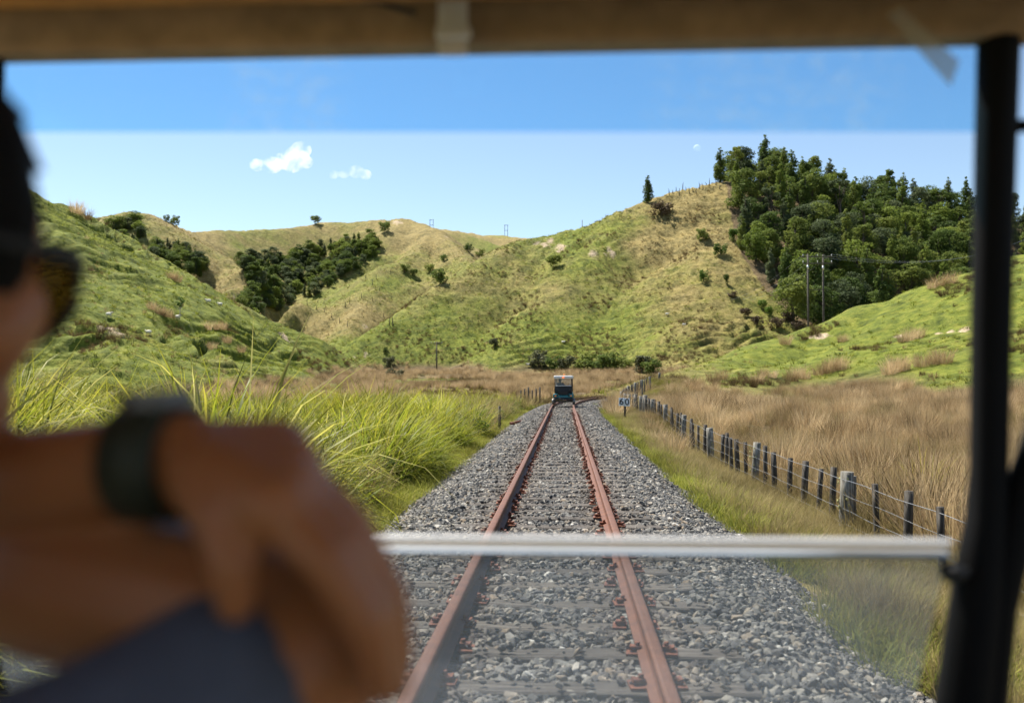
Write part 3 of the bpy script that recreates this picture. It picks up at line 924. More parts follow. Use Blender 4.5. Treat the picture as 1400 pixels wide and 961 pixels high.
def tree_shape(kind, seed):
    rg = random.Random(seed)
    bl = []; tr = MB()
    if kind == 'broad':
        H = 10.0
        for i in range(32):
            a = rg.uniform(0, 6.28); t = rg.random()
            z = 1.4 + 7.2 * t; r_ = 3.4 * math.sin(math.pi * (0.18 + 0.72 * t)) ** 0.8 * math.sqrt(rg.random()) * 1.0
            bl.append((r_ * math.cos(a), r_ * math.sin(a), z, rg.uniform(0.95, 1.75), rg.uniform(.65, .9)))
        n, sz = 4200, 0.22
        tr.tube([(0, 0, -.6), (.1, .05, 2), (.05, -.1, 5), (0, 0, 8)], [.34, .27, .18, .05], 7)
    elif kind == 'column':
        H = 12.0
        for i in range(30):
            t = i / 29; z = 1.6 + 9.6 * t
            w = (1.65 * (1 - t) ** 0.42 + 0.22) * rg.uniform(.75, 1.15)
            a = rg.uniform(0, 6.28); off = w * 0.45
            bl.append((off * math.cos(a), off * math.sin(a), z + rg.uniform(-.3, .3), max(.35, w * .62), rg.uniform(.7, 1.0)))
        n, sz = 3600, 0.20
        tr.tube([(0, 0, -.6), (.05, .03, 4), (0, 0, 8), (0, 0, 11)], [.26, .2, .11, .03], 7)
    elif kind == 'emergent':
        H = 12.0
        for i in range(13):
            a = rg.uniform(0, 6.28); r_ = 2.1 * math.sqrt(rg.random())
            bl.append((r_ * math.cos(a), r_ * math.sin(a), rg.uniform(8.3, 11.2), rg.uniform(.6, 1.1), .6))
        for i in range(3):
            a = rg.uniform(0, 6.28)
            bl.append((1.1 * math.cos(a), 1.1 * math.sin(a), rg.uniform(5.5, 7.5), .7, .6))
        n, sz = 2000, 0.20
        tr.tube([(0, 0, -.6), (.12, .05, 4), (0, 0, 8), (.1, 0, 10.5)], [.28, .22, .16, .06], 7)
    elif kind == 'open':
        H = 5.0
        for i in range(8):
            a = rg.uniform(0, 6.28); r_ = .75 * math.sqrt(rg.random())
            bl.append((r_ * math.cos(a) + .3, r_ * math.sin(a), rg.uniform(3.0, 4.7), rg.uniform(.35, .6), .8))
        n, sz = 420, 0.15
        tr.tube([(-.25, 0, -.3), (-.05, 0, 1.2), (.2, 0, 2.6), (.3, 0, 4.2)], [.10, .085, .06, .025], 7)
    else:  # shrub
        H = 3.0
        for i in range(14):
            a = rg.uniform(0, 6.28); r_ = 1.25 * math.sqrt(rg.random())
            bl.append((r_ * math.cos(a), r_ * math.sin(a), rg.uniform(.5, 2.3), rg.uniform(.45, .8), rg.uniform(.7, .95)))
        n, sz = 900, 0.17
        tr.tube([(0, 0, -.3), (.05, 0, .8), (0, .05, 1.8)], [.09, .07, .03], 6)
    # limbs reach for the clumps
    for b in rg.sample(bl, min(7, len(bl))):
        z0 = b[2] * rg.uniform(.45, .7)
        tr.tube([(0, 0, z0), (b[0] * .5, b[1] * .5, z0 + (b[2] - z0) * .4), (b[0], b[1], b[2])], [.09 * H / 10, .06 * H / 10, .02], 5)
    return bl, n, sz, tr, H

SHAPES = {}
def shape(kind, i, leaf, bark):
    key = (kind, i, leaf.name, bark.name)
    if key not in SHAPES:
        bl, n, sz, tr, H = tree_shape(kind, hash(kind) % 97 * 0 + len(kind) * 31 + i * 7 + 3)
        SHAPES[key] = (cards('crown', bl, n, sz, i * 13 + len(kind), leaf), tr.mesh('trunk', bark), H)
    return SHAPES[key]

_tr = random.Random(404)
def tree(name, label, p, h, kind='broad', i=0, leaf=None, bark=None, cat='tree', group=None, wide=1.0):
    cm, tm, H = shape(kind, i, leaf or M_leaf, bark or M_bark)
    o = empty(name, p, _tr.uniform(0, 6.28), label, cat, group)
    s = h / H
    o.scale = (s * wide, s * wide, s)
    link('crown', cm, o); link('trunk', tm, o)
    return o

def top_h(p, py_top):
    """height of a thing at p whose top shows at image row py_top"""
    r_ = ray(772, py_top)
    return max(0.5, CAM.z + r_.z * (p.y) - p.z)

def forest():
    rg = np.random.default_rng(31)
    n = 9000
    x = rg.uniform(35, 260, n); y = rg.uniform(172, 372, n)
    z = height(x, y); px, py = project(x, y, z)
    ok = in_poly(px, py, FOREST) & (px < 1445)
    # nothing that the crest hides: the slope has to face the camera
    z2 = height(x, y + 2.0); g = (z2 - z) / 2.0
    ok &= (g > -0.12)
    x, y, z, px, py = x[ok], y[ok], z[ok], px[ok], py[ok]
    chosen = []
    for i in range(len(x)):
        dmin = 4.9
        if all((x[i] - a) ** 2 + (y[i] - b) ** 2 > dmin ** 2 for a, b, _ in chosen):
            chosen.append((x[i], y[i], z[i]))
        if len(chosen) >= 330: break
    for k, (a, b, c) in enumerate(chosen):
        u = _tr.random()
        kind = 'broad' if u < .50 else 'column' if u < .93 else 'emergent'
        h = {'broad': _tr.uniform(8.0, 12.5), 'column': _tr.uniform(8.5, 16), 'emergent': _tr.uniform(12, 15)}[kind]
        lab = {'broad': 'round crowned dark green tree in the dense bush on the steep hillside',
               'column': 'narrow pointed dark green tree in the dense bush on the steep hillside',
               'emergent': 'bare stemmed tree with a tufted top above the bush on the hillside'}[kind]
        tree({'broad': 'broadleaf_tree', 'column': 'conifer_tree', 'emergent': 'emergent_tree'}[kind], lab, (a, b, c - .3), h, kind, _tr.randrange(4), leaf=_tr.choice((M_leaf, M_leaf, M_leaf_light, M_leaf_grey)), group='bush on the steep hillside ' + kind, wide=_tr.uniform(.9, 1.2) if kind != 'broad' else _tr.uniform(.95, 1.25))
    return chosen
forest_pts = forest()

def skyline_trees():
    for px, top, d, kind, i, lab, wide in (
            (985, 203, 301, 'column', 1, 'tall dark conifer at the bush edge on the bare summit', 1.2),
            (1012, 207, 304, 'broad', 2, 'bright layered tree next to the tall conifer on the summit', 1.0),
            (1044, 199, 308, 'column', 2, 'tallest spiky conifer on the bush skyline', 1.3),
            (1068, 207, 312, 'broad', 0, 'broad dark tree on the skyline next to the tallest conifer', 1.0),
            (1111, 217, 320, 'emergent', 1, 'rounded emergent tree sticking up from the bush skyline', 1.1),
            (1145, 234, 324, 'emergent', 0, 'small flat topped emergent tree on the bush skyline', .9),
            (1225, 247, 334, 'emergent', 2, 'lone long stemmed tree poking above the sloping bush skyline', .9),
            (1268, 256, 338, 'broad', 3, 'wide spreading tree on the lower bush skyline', 1.3),
            (1308, 266, 342, 'broad', 1, 'rounded tree on the bush skyline close to the windscreen post', 1.0)):
        p = at(px, 300, d); p.z = gz(p.x, p.y) - .4
        tree('skyline_tree', lab, p, top_h(p, top), kind, i, cat='tree', wide=wide)
    p = at(886, 285, 290); p.z = gz(p.x, p.y) - .3
    tree('lone_tree', 'single slender dark tree standing alone on the bare ridge', p, top_h(p, 239), 'column', 3, wide=1.25)
    p = hit(905, 296, 150); tree('grey_shrub', 'grey leafless looking shrub below the lone ridge tree', p, 5.0, 'shrub', 1, M_scrub, cat='shrub', wide=1.2)
    # shrubs on the hills
    for px, py, h, w, leaf, lab in (
            (962, 386, 5.0, .75, M_leaf2, 'bright green rounded shrub alone on the grassy slope'),
            (993, 391, 4.6, .5, M_leaf, 'narrow dark shrub on the slope next to the bright shrub'),
            (962, 330, 6.0, 1.0, M_leaf, 'dark shrub under the bush edge near the hilltop'),
            (985, 350, 5.5, 1.0, M_leaf2, 'light green fern-like shrub at the upper bush edge'),
            (1003, 330, 6.0, 1.0, M_leaf2, 'pale fern clump in the notch of the bush edge'),
            (1043, 425, 4.5, .8, M_leaf2, 'green shrub among brown scrub at the bush foot'),
            (1052, 432, 4.2, .8, M_leaf2, 'second green shrub among brown scrub at the bush foot'),
            (1020, 435, 4.0, 1.1, M_scrub, 'dark brown scrub bush beside the green shrubs'),
            (1035, 445, 3.6, 1.2, M_scrub, 'low brown scrub bush below the green shrubs'),
            (1062, 448, 4.2, 1.2, M_scrub, 'brown scrub bush left of the twin poles'),
            (1080, 440, 4.8, 1.1, M_scrub, 'taller brown scrub bush close to the twin poles'),
            (1090, 452, 3.6, 1.2, M_scrub, 'brown scrub bush at the base of the twin poles'),
            (1000, 410, 3.0, 1.3, M_scrub, 'brown scrub patch below the narrow shrub'),
            (757, 366, 6.5, 1.1, M_leaf, 'dark leaning bush beside a slip on the middle slope'),
            (676, 478, 5.0, .8, M_leaf3, 'grey green shrub in a fold of the slope'),
            (533, 502, 5.2, .9, M_leaf3, 'grey green shrub on the flat near the utility pole'),
            (540, 517, 3.2, 1.5, M_leaf3, 'low grey shrub on the flat below the other grey shrub'),
            (527, 482, 2.6, .9, M_leaf, 'tiny dark shrub on the lower spur'),
            (553, 372, 7, 1.1, M_leaf, 'dark shrub in the upper fold of the middle hill'),
            (565, 380, 6, 1.1, M_leaf, 'dark shrub lower in the fold of the middle hill'),
            (588, 374, 7, 1.1, M_leaf, 'dark shrub in the right fold of the middle hill'),
            (602, 388, 7, 1.1, M_leaf, 'dark shrub at the end of the right fold'),
            (607, 357, 6, .9, M_leaf2, 'green shrub high in the right fold of the middle hill'),
            (640, 345, 8, 1.1, M_leaf, 'dark shrub on the back slope near the skyline'),
            (655, 352, 8, 1.1, M_leaf, 'dark shrub lower on the back slope near the skyline'),
            (526, 318, 11, .9, M_leaf, 'tall dark shrub just under the far summit'),
            (432, 308, 9, 1.1, M_leaf, 'round tree on the far skyline left of the summit'),
            (238, 308, 9, .9, M_leaf, 'dark tree on the far left skyline'),
            (228, 304, 6, .8, M_leaf, 'small dark tree on the far left skyline')):
        p = hit(px, py, 120); p.z -= .15
        tree('shrub', lab, p, h * .62, 'shrub', _tr.randrange(4), leaf, cat='shrub', wide=w)
    # row of shrubs along the foot of the hill behind the other cart
    for px, py, h in ((737, 503, 4.6), (759, 506, 3.4), (777, 507, 3.6), (799, 508, 4.6), (818, 508, 4.2), (835, 508, 4.4), (851, 508, 3.6), (878, 510, 4.0), (892, 512, 3.4)):
        p = hit(px, py, 120); p.z -= .1
        tree('shrub', 'dense olive green shrub in the row along the foot of the hill', p, h, 'shrub', _tr.randrange(4), _tr.choice((M_leaf, M_leaf, M_leaf3)), cat='shrub', group='shrubs along the hill foot', wide=1.15)
    p = hit(246, 441, 60)
    tree('poplar_sapling', 'slim white stemmed sapling on the green left hillside', p, top_h(p, 404), 'open', 0, M_leaf2, M_palebark)
    # bush in the far gullies
    rg = random.Random(8)
    for poly, cnt, gl in (([(322, 352), (400, 345), (440, 330), (530, 322), (505, 352), (470, 378), (420, 402), (352, 432), (318, 412), (345, 392), (335, 365)], 270, 'dark tree in the large bush filled gully of the far hills'),
                          ([(205, 338), (228, 328), (262, 344), (284, 352), (272, 376), (240, 366), (212, 352)], 75, 'dark tree in the small gully above the left pasture'),
                          ([(150, 305), (192, 298), (196, 318), (180, 335), (160, 322)], 16, 'dark tree in the topmost left gully')):
        xs = [q[0] for q in poly]; ys = [q[1] for q in poly]
        k = 0
        while k < cnt:
            px, py = rg.uniform(min(xs), max(xs)), rg.uniform(min(ys), max(ys))
            if not in_poly(np.array([px]), np.array([py]), poly)[0]: continue
            k += 1
            p = hit(px, py + 6, 230); p.z -= .3
            tree('gully_tree', gl, p, rg.uniform(3.6, 7.0), 'broad' if rg.random() < .7 else 'column', rg.randrange(4), rg.choice((M_leaf, M_leaf_light, M_leaf_grey)), group=gl.replace('dark tree', 'trees'), wide=1.35)
skyline_trees()

# individual rush clumps that stand out on the slopes and verges
def rush_clumps():
    lst = [(1035, 524, 1.1), (1043, 515, 1.0), (1056, 518, .9), (1082, 521, 1.3), (1091, 517, 1.3), (1100, 519, 1.1), (1120, 514, 1.2), (1131, 511, 1.4), (1139, 508, 1.5), (1150, 506, 1.4),
           (1216, 513, 1.4), (1226, 509, 1.6), (1233, 508, 1.4), (1260, 502, 1.3), (1278, 500, 1.5), (1290, 498, 1.4), (1074, 472, 1.5), (1152, 468, 1.2), (1245, 466, 1.5), (1254, 464, 1.6), (1235, 468, 1.2),
           (975, 522, 1.1), (988, 520, 1.0), (972, 537, 1.2), (955, 530, 1.1), (1285, 392, 1.6), (1300, 388, 1.7), (1274, 396, 1.4)]
    for px, py, s in lst:
        p = hit(px, py, 50); o = link('rush_clump', _tr.choice(RUSH2), None, p)
        o.rotation_euler.z = _tr.uniform(0, 6.28); o.scale = (s * 1.3, s * 1.3, s)
        tag(o, 'brown rush clump standing on the bright green right hand pasture', 'rush clump', 'rush clumps on the right pasture')
    lst = [(236, 383, 1.5), (243, 386, 1.3), (207, 424, 1.2), (219, 430, 1.3), (283, 451, 1.3), (294, 452, 1.3), (304, 454, 1.2), (228, 437, 1.2), (330, 489, 1.1), (105, 296, 2.2), (117, 302, 2.0), (290, 478, 1.1), (310, 470, 1.2)]
    for px, py, s in lst:
        p = hit(px, py, 50); o = link('rush_clump', _tr.choice(RUSH2), None, p)
        o.rotation_euler.z = _tr.uniform(0, 6.28); o.scale = (s * 1.3, s * 1.3, s)
        tag(o, 'brown rush clump growing on the terraced left hillside', 'rush clump', 'rush clumps on the left hillside')
    for s, y, k, lab in ((-2.75, 35.5, 1.0, 'brown rush clump around the short black post beside the ballast'), (-3.3, 48, 1.2, 'brown rush clump in the bank beyond the short black post'), (-3.6, 33, 1.0, 'pale dry clump in the bank before the short black post'),
                      (-3.2, 28, .8, 'low dry clump at the ballast edge in the left bank')):
        p = tpt(s, y); p.z = gz(p.x, p.y) - .03
        o = link('rush_clump', _tr.choice(RUSH2), None, p); o.scale = (k, k, k); tag(o, lab, 'rush clump')
    for s, y, k in ((3.7, 41, .8), (3.4, 36, .8), (2.8, 53, 1.05), (3.1, 56, 1.3), (2.7, 60, 1.3), (3.0, 64, 1.35), (2.9, 69, 1.4), (3.7, 34, 1.0), (2.6, 75, 1.4), (2.7, 80, 1.4), (2.9, 86, 1.4), (3.3, 30, .9), (3.9, 46, .8)):
        p = tpt(s, y); p.z = gz(p.x, p.y) - .03
        o = link('rush_clump', _tr.choice(RUSH2), None, p); o.scale = (k * 1.2, k * 1.2, k); o.rotation_euler.z = _tr.uniform(0, 6.28)
        tag(o, 'tall dry rush clump between the ballast and the fence', 'rush clump', 'rush clumps along the fence verge')
    p = Vector((7.6, 21.5, 0)); p.z = gz(p.x, p.y)
    o = link('yellow_sedge_clump', blades('yellow_sedge', 60, .25, (1.0, 1.7), .014, .35, (.4, 1.8), M_flax, 333, 6), None, p)
    tag(o, 'arching yellow sedge clump in the brown rush field', 'sedge clump')
RUSH2 = [blades('rush_clump', 220, 0.36, (0.6, 1.15), 0.011, 0.26, (0.05, 0.6), M_rush, 170 + i, 3) for i in range(3)]
rush_clumps()

def field_tussocks():
    s, y = lateral(2600, 5.3, 48, 7, 105, 1.25)
    x = track_x(y) + s
    z = height(x, y); dry, rush = masks(x, y, z)
    k = (rush > .5) & (fbm(x / 5 + 60, y / 5, 3) > .05)
    put('field_tussocks', RUSH2 + [blades('reddish_tussock', 200, .34, (.5, 1.1), .011, .34, (.1, .9), M_darkrush, 777, 3)], s, y, .8 + .7 * rgv.random(len(s)), k, .15, 44)
field_tussocks()

# ------------------------------------------------------------------ fence, sign, poles
M_post = wood_mat('weathered_post', (0.16, 0.15, 0.125), (0.34, 0.33, 0.29), (9, 9, 1.2))
M_batten = wood_mat('dark_batten', (0.055, 0.048, 0.04), (0.13, 0.118, 0.10), (9, 9, 1.2))
M_wire = simple('galvanised_wire', (0.26, 0.27, 0.28), 0.5, 0.5, 0.1)
M_lichen = simple('lichen', (0.42, 0.40, 0.17), 0.95, 0, 0.4, 30)

FENCE = [(0.0, 4.75), (10, 4.65), (25, 4.62), (40, 4.6), (47, 4.6), (52, 4.55), (58, 4.15), (62, 3.85), (65, 3.75), (68, 4.05), (72, 4.6), (80, 6.0), (90, 8.2), (100, 11.0)]
FTOP = [(0, .0), (32, .04), (38, .16), (45, .42), (52, .60), (62, .70), (65, .72), (72, 1.0), (80, 1.45), (90, 2.0), (100, 2.6)]
def fx(y): return float(np.interp(y, [q[0] for q in FENCE], [q[1] for q in FENCE]))
def ftop(y): return float(np.interp(y, [q[0] for q in FTOP], [q[1] for q in FTOP]))

def fence():
    root = empty('wire_fence', (fx(16), 16, gz(fx(16), 16)), 0, 'post and wire fence of grey posts and dark battens along the line', 'fence')
    inv = root.location.copy()
    rg = random.Random(17)
    def y_of(px): return float(np.interp(px, [772 + (fx(y) - CAM.x) / y * FPX for y in np.arange(62, 7, -.5)], list(np.arange(62, 7, -.5))))
    posts = [1147, 1025.5, 969.7, 932, 908, 891, 880]
    bat = [1400, 1335, 1275, 1227, 1190, 1128, 1109.6, 1091, 1072, 1055, 1041.7, 1016.6, 1006, 997.6, 989.6, 983, 960.6, 952.6, 946.9, 941, 927.9, 924, 919.9, 916, 903.9, 901, 898, 895, 888, 885.5, 883]
    py_ = [(y_of(p), 1) for p in posts] + [(y, 1) for y in (53.5, 55.5, 58, 60, 62.3, 65, 69, 73, 77.5, 82, 87, 92)] + [(8.0, 1)]
    by_ = [(y_of(p), 0) for p in bat] + [(y, 0) for y in (54.5, 56.7, 59, 61, 63.6, 66.5, 67.8, 70.3, 71.6, 74.2, 75.8, 79, 80.5, 83.5, 85)]
    for y, big in py_ + by_:
        x = fx(y); g = gz(x, y) - .25; t = ftop(y) + (rg.uniform(-.05, .07) if big else rg.uniform(-.12, .04))
        if y < 8.5 and big: pass
        mb = MB(); r0 = rg.uniform(.085, .12) if big else rg.uniform(.042, .064)
        tx, ty = rg.gauss(0, .045), rg.gauss(0, .04)
        pts = []; rad = []
        for i in range(5):
            f = i / 4; pts.append((tx * f, ty * f, (t - g) * f)); rad.append(r0 * rg.uniform(.92, 1.08))
        mb.tube(pts, rad, 9 if big else 4)
        o = mb.build('post' if big else 'batten', M_post if big else M_batten, root, Vector((x, y, g)) - inv)
        if big and y < 40:
            lm = MB()
            for q in range(16):
                a = rg.uniform(0, 6.28); zz = (t - g) * rg.uniform(.5, .98)
                lm.sphere((math.cos(a) * r0 * .98, math.sin(a) * r0 * .98, zz), (.018 * rg.uniform(.5, 1.4), .018, .028 * rg.uniform(.5, 1.4)), 6, 4)
            lm.build('lichen', M_lichen, o)
    # the double strainer post
    y = y_of(1147); mb = MB()
    mb.box((.13, .12, .62), (.11, .12, 1.2), (0.02, 0, .3))
    g = gz(fx(y), y) - .25
    mb.build('post', M_post, root, Vector((fx(y), y, g)) - inv)
    ys = np.arange(7.5, 92, .7)
    for dz in (.10, .34, .58, .80):
        pts = [Vector((fx(y) - .055, y, ftop(y) - dz + .012 * math.sin(y * 2.1 + dz * 9))) - inv for y in ys]
        MB().tube(pts, .0042 if dz < .2 else .003, 4, False).build('wire', M_wire, root)
fence()

def text_mesh(body, size, mat, depth=0.002):
    cu = bpy.data.curves.new('digit', 'FONT'); cu.body = body; cu.size = size; cu.extrude = depth; cu.offset = 0.008
    cu.align_x = 'CENTER'; cu.align_y = 'CENTER'
    ob = bpy.data.objects.new('tmp', cu); col.objects.link(ob)
    bpy.context.view_layer.update()
    me = bpy.data.meshes.new_from_object(ob.evaluated_get(bpy.context.evaluated_depsgraph_get()))
    bpy.data.objects.remove(ob); bpy.data.curves.remove(cu)
    me.materials.clear(); me.materials.append(mat)
    return me

M_black = simple('black_paint', (0.012, 0.012, 0.013), 0.5, 0, .2)
M_white = simple('white_sign_paint', (0.74, 0.79, 0.85), 0.45, 0, .05)
def sign():
    p = Vector((2.9, 47.0, 0)); p.z = gz(p.x, p.y)
    r_ = empty('speed_board', p, 0, 'white speed board reading 60 on a dark post beside the track', 'sign')
    ztop = .70 - p.z
    MB().box((0.03, .05, (ztop - .1) / 2 - .1), (.09, .07, ztop + .05), (0, .03, 0)).build('post', M_black, r_)
    for i, ch in enumerate('60'):
        x = -.13 + .262 * i
        pl = MB().rbox((0, 0, 0), (.25, .012, .37), .005).build('plate', M_white, r_, (x, 0, ztop - .22 - .02 * i))
        pl.rotation_euler = (0, 0.02 - .04 * i, 0)
        d = link('digit', text_mesh(ch, .42, M_black), pl, (0, -.009, 0)); d.rotation_euler = (R(90), 0, 0)
sign()

M_pole = wood_mat('pole_timber', (0.08, 0.072, 0.06), (0.17, 0.155, 0.13), (8, 8, .8))
M_metal = simple('zinc_steel', (0.5, 0.52, 0.54), .45, .6)
M_insul = simple('insulator', (0.55, 0.55, 0.52), .3)
def poles():
    p = at(597, 516, 214); p.z = gz(p.x, p.y) - .3
    h = top_h(p, 467)
    r_ = empty('utility_pole', p, 0, 'single timber utility pole with one cross arm on the flat', 'utility pole')
    MB().tube([(0, 0, 0), (0, 0, h)], [.17, .12], 8).build('pole', M_pole, r_)
    arm = MB().box((0, -.15, h - .35), (2.6, .13, .15)).build('cross_arm', M_pole, r_)
    for x in (-1.15, -.5, .5, 1.15): MB().tube([(x, -.15, h - .28), (x, -.15, h - .05)], [.05, .05], 6).build('insulator', M_insul, arm)
    # twin pole structure
    d = 168.0
    a = at(1105, 447, d); b = at(1126, 447, d + 1.2)
    z0 = min(gz(a.x, a.y), gz(b.x, b.y)) - .6
    c = (a + b) / 2; c.z = z0
    r_ = empty('twin_pole', c, 0, 'two pole timber power structure with double cross arms by the bush', 'power pole')
    top = top_h(c, 350)
    for q in (a, b):
        qx = q.x - c.x; qy = q.y - c.y
        MB().tube([(qx, qy, 0), (qx, qy, top)], [.19, .14], 8).build('pole', M_pole, r_)
        MB().tube([(qx, qy, top - 2.6), (qx, qy, top - 1.9)], .165, 8).build('steel_band', M_metal, r_)
    for zz, w in ((top - .45, 5.2), (top - 1.55, 4.9)):
        arm = MB().box((.3, -.25, zz), (w, .16, .2)).build('cross_arm', M_pole, r_)
        for x in (-2.1, .3, 2.6): MB().tube([(x, -.25, zz + .1), (x, -.25, zz + .4)], .07, 6).build('insulator', M_insul, arm)
    MB().box((0, 0, top - 5.9), ((b - a).length, .12, .12)).build('brace', M_pole, r_)
    # lines: to the right over the bush, to the left down the valley
    g = 'power lines from the two pole structure'
    for k, x in enumerate((-2.1, .3, 2.6)):
        A = c + Vector((x, -.25, top - (0.05 if k != 1 else .02)))
        for E, sag, lab in ((at(1480, 282 - k * 3, 300), 7, 'thin power line rising from the twin poles across the bush'), (at(880, 296, 420) + Vector((x, 0, 0)), 26, 'thin power line sagging left from the twin poles')):
            pts = []
            for i in range(29):
                t = i / 28; q = A.lerp(E, t); q.z -= sag * 4 * t * (1 - t) * (1 if sag < 20 else .75); pts.append(q)
            o = MB().tube([v - A for v in pts], .014, 4, False).build('power_line', M_wire, None, A)
            tag(o, lab, 'power line', g)
    for px, py, d, top_, lab in ((590, 312, 960, 298.5, 'tiny twin pole pylon on the far summit'), (692, 322, 1095, 306.5, 'tiny twin pole pylon on the far saddle')):
        p = at(px, py, d); p.z = gz(p.x, p.y) - 1; h = top_h(p, top_)
        r_ = empty('far_pylon', p, 0, lab, 'power pole')
        for x in (-1.6, 1.6): MB().tube([(x, 0, 0), (x, 0, h)], .22, 6).build('pole', M_pole, r_)
        for z in (h - .8, h * .55): MB().box((0, -.2, z), (4.6 if z > h * .7 else 3.2, .3, .35)).build('cross_arm', M_pole, r_)
    p = at(796, 310, 300); p.z = gz(p.x, p.y) - .2
    o = MB().tube([(0, 0, 0), (0, 0, top_h(p, 301))], .09, 6).build('ridge_pole', M_pole, None, p)
    tag(o, 'thin bare pole standing on the ridge skyline', 'pole')
    # short posts and stakes
    p = tpt(-2.35, 37.5); p.z = gz(p.x, p.y) - .1
    o = MB().tube([(0, 0, 0), (.01, 0, .6), (.0, 0, 1.05)], [.06, .055, .05], 6).build('short_post', M_batten, None, p)
    tag(o, 'short black post at the left ballast edge', 'post')
    for i in range(6):
        p = at(712 + i * 5.2, 531, 78); p.z = gz(p.x, p.y) - .1
        o = MB().tube([(0, 0, 0), (0, 0, 1.35 + .12 * (i % 3))], [.07, .06], 5).build('old_post', M_batten, None, p)
        tag(o, 'old dark post in the short row beyond the left bank', 'post', 'old posts beyond the left bank')
    for i in range(46):
        if i < 16:
            px = 915 + 4.6 * i; p = at(px, 280, 297 + _tr.uniform(-5, 3)); lab, g = 'thin dark dead stem on the bare ridge beside the bush', 'dead stems on the ridge'; h = _tr.uniform(1.0, 2.6)
        else:
            p = hit(_tr.uniform(420, 545), _tr.uniform(375, 450), 230); lab, g = 'thin dark dead stem on the slope of the middle hill', 'dead stems on the middle hill'; h = _tr.uniform(1.5, 3.2)
        p.z = gz(p.x, p.y) - .2
        o = MB().tube([(0, 0, 0), (_tr.uniform(-.1, .1), 0, h * .6), (_tr.uniform(-.25, .25), 0, h)], [.13, .1, .04], 5).build('dead_stem', M_batten, None, p)
        tag(o, lab, 'dead stem', g)
poles()

M_wool = simple('wool', (0.78, 0.73, 0.62), .95, 0, .15, 20, .4)
M_skinface = simple('sheep_face', (0.35, 0.3, 0.25), .8)
def sheep():
    mb = MB()
    mb.sphere((0, 0, .62), (.55, .27, .29), 14, 9)
    mb.sphere((-.28, 0, .64), (.28, .25, .27), 10, 7)
    mb.tube([(.4, 0, .7), (.58, 0, .86), (.66, 0, .9)], [.17, .13, .1], 8)
    body = mb.mesh('fleece', M_wool)
    hd = MB().tube([(.6, 0, .92), (.74, 0, .88), (.86, 0, .78)], [.085, .08, .045], 8)
    hd.tube([(.66, .06, .95), (.64, .17, .94)], [.03, .012], 5).tube([(.66, -.06, .95), (.64, -.17, .94)], [.03, .012], 5)
    head = hd.mesh('head', M_skinface)
    legs = [MB().tube([(x, y, .45), (x + .02, y, .24), (x, y, .0)], [.065, .04, .035], 6).mesh('leg', M_skinface) for x in (-.32, .32) for y in (-.13, .13)]
    for px, py, lab in ((149, 437, 'white sheep resting high on the left hillside above the cut bank'), (243, 442, 'white sheep at the foot of the slim sapling'), (285, 416, 'white sheep grazing near the left hill crest line'),
                        (301, 420, 'second white sheep near the left hill crest line'), (203, 459, 'white sheep on the lower left pasture'), (722, 503, 'white sheep on the flat left of the row of shrubs'),
                        (935, 447, 'white sheep on the slope below the brown scrub'), (912, 433, 'white sheep on the slope under the bright rounded shrub'), (770, 470, 'white sheep halfway up the slope above the row of shrubs')):
        p = hit(px, py, 50)
        r_ = empty('sheep', p, _tr.uniform(-.6, .6) + (math.pi if _tr.random() < .5 else 0), lab, 'sheep')
        r_.scale = (.7, .7, .7)
        link('fleece', body, r_); link('head', head, r_)
        for l in legs: link('leg', l, r_)
sheep()
p = tpt(-1.72, 37.0); p.z = float(ballast_z(np.array(-1.72), np.array(37.0))) + .02
o = MB().rbox((0, 0, .05), (.42, .2, .08), .02, (0, .1, .4)).tube([(-.2, -.1, .08), (.25, .15, .14)], .05, 6).build('rusty_scrap', M_rust_dark, None, p)
tag(o, 'rusty scrap of track iron lying on the left ballast', 'scrap iron')

# ------------------------------------------------------------------ the rail cart ahead
M_teal = simple('teal_bodywork', (0.016, 0.15, 0.17), 0.35, 0, .08)
M_rubber = simple('black_plastic', (0.014, 0.014, 0.015), 0.6, 0, .2)
M_seat = simple('dark_vinyl', (0.03, 0.03, 0.032), 0.5)
M_roofwhite = simple('white_moulding', (0.74, 0.73, 0.69), 0.4, 0, .05)
M_steel = simple('dull_steel', (0.22, 0.21, 0.20), 0.45, .8)

def lamp_mat(name, c, e):
    k = N(name)
    return k.surf(k.pbr(c, .3, 0, None, .5, **{'Emission Color': (*c, 1), 'Emission Strength': e}))
M_amber = lamp_mat('lit_amber_lens', (1.0, 0.20, 0.03), .7)
M_beacon = lamp_mat('amber_beacon', (0.8, 0.22, 0.02), 0.05)

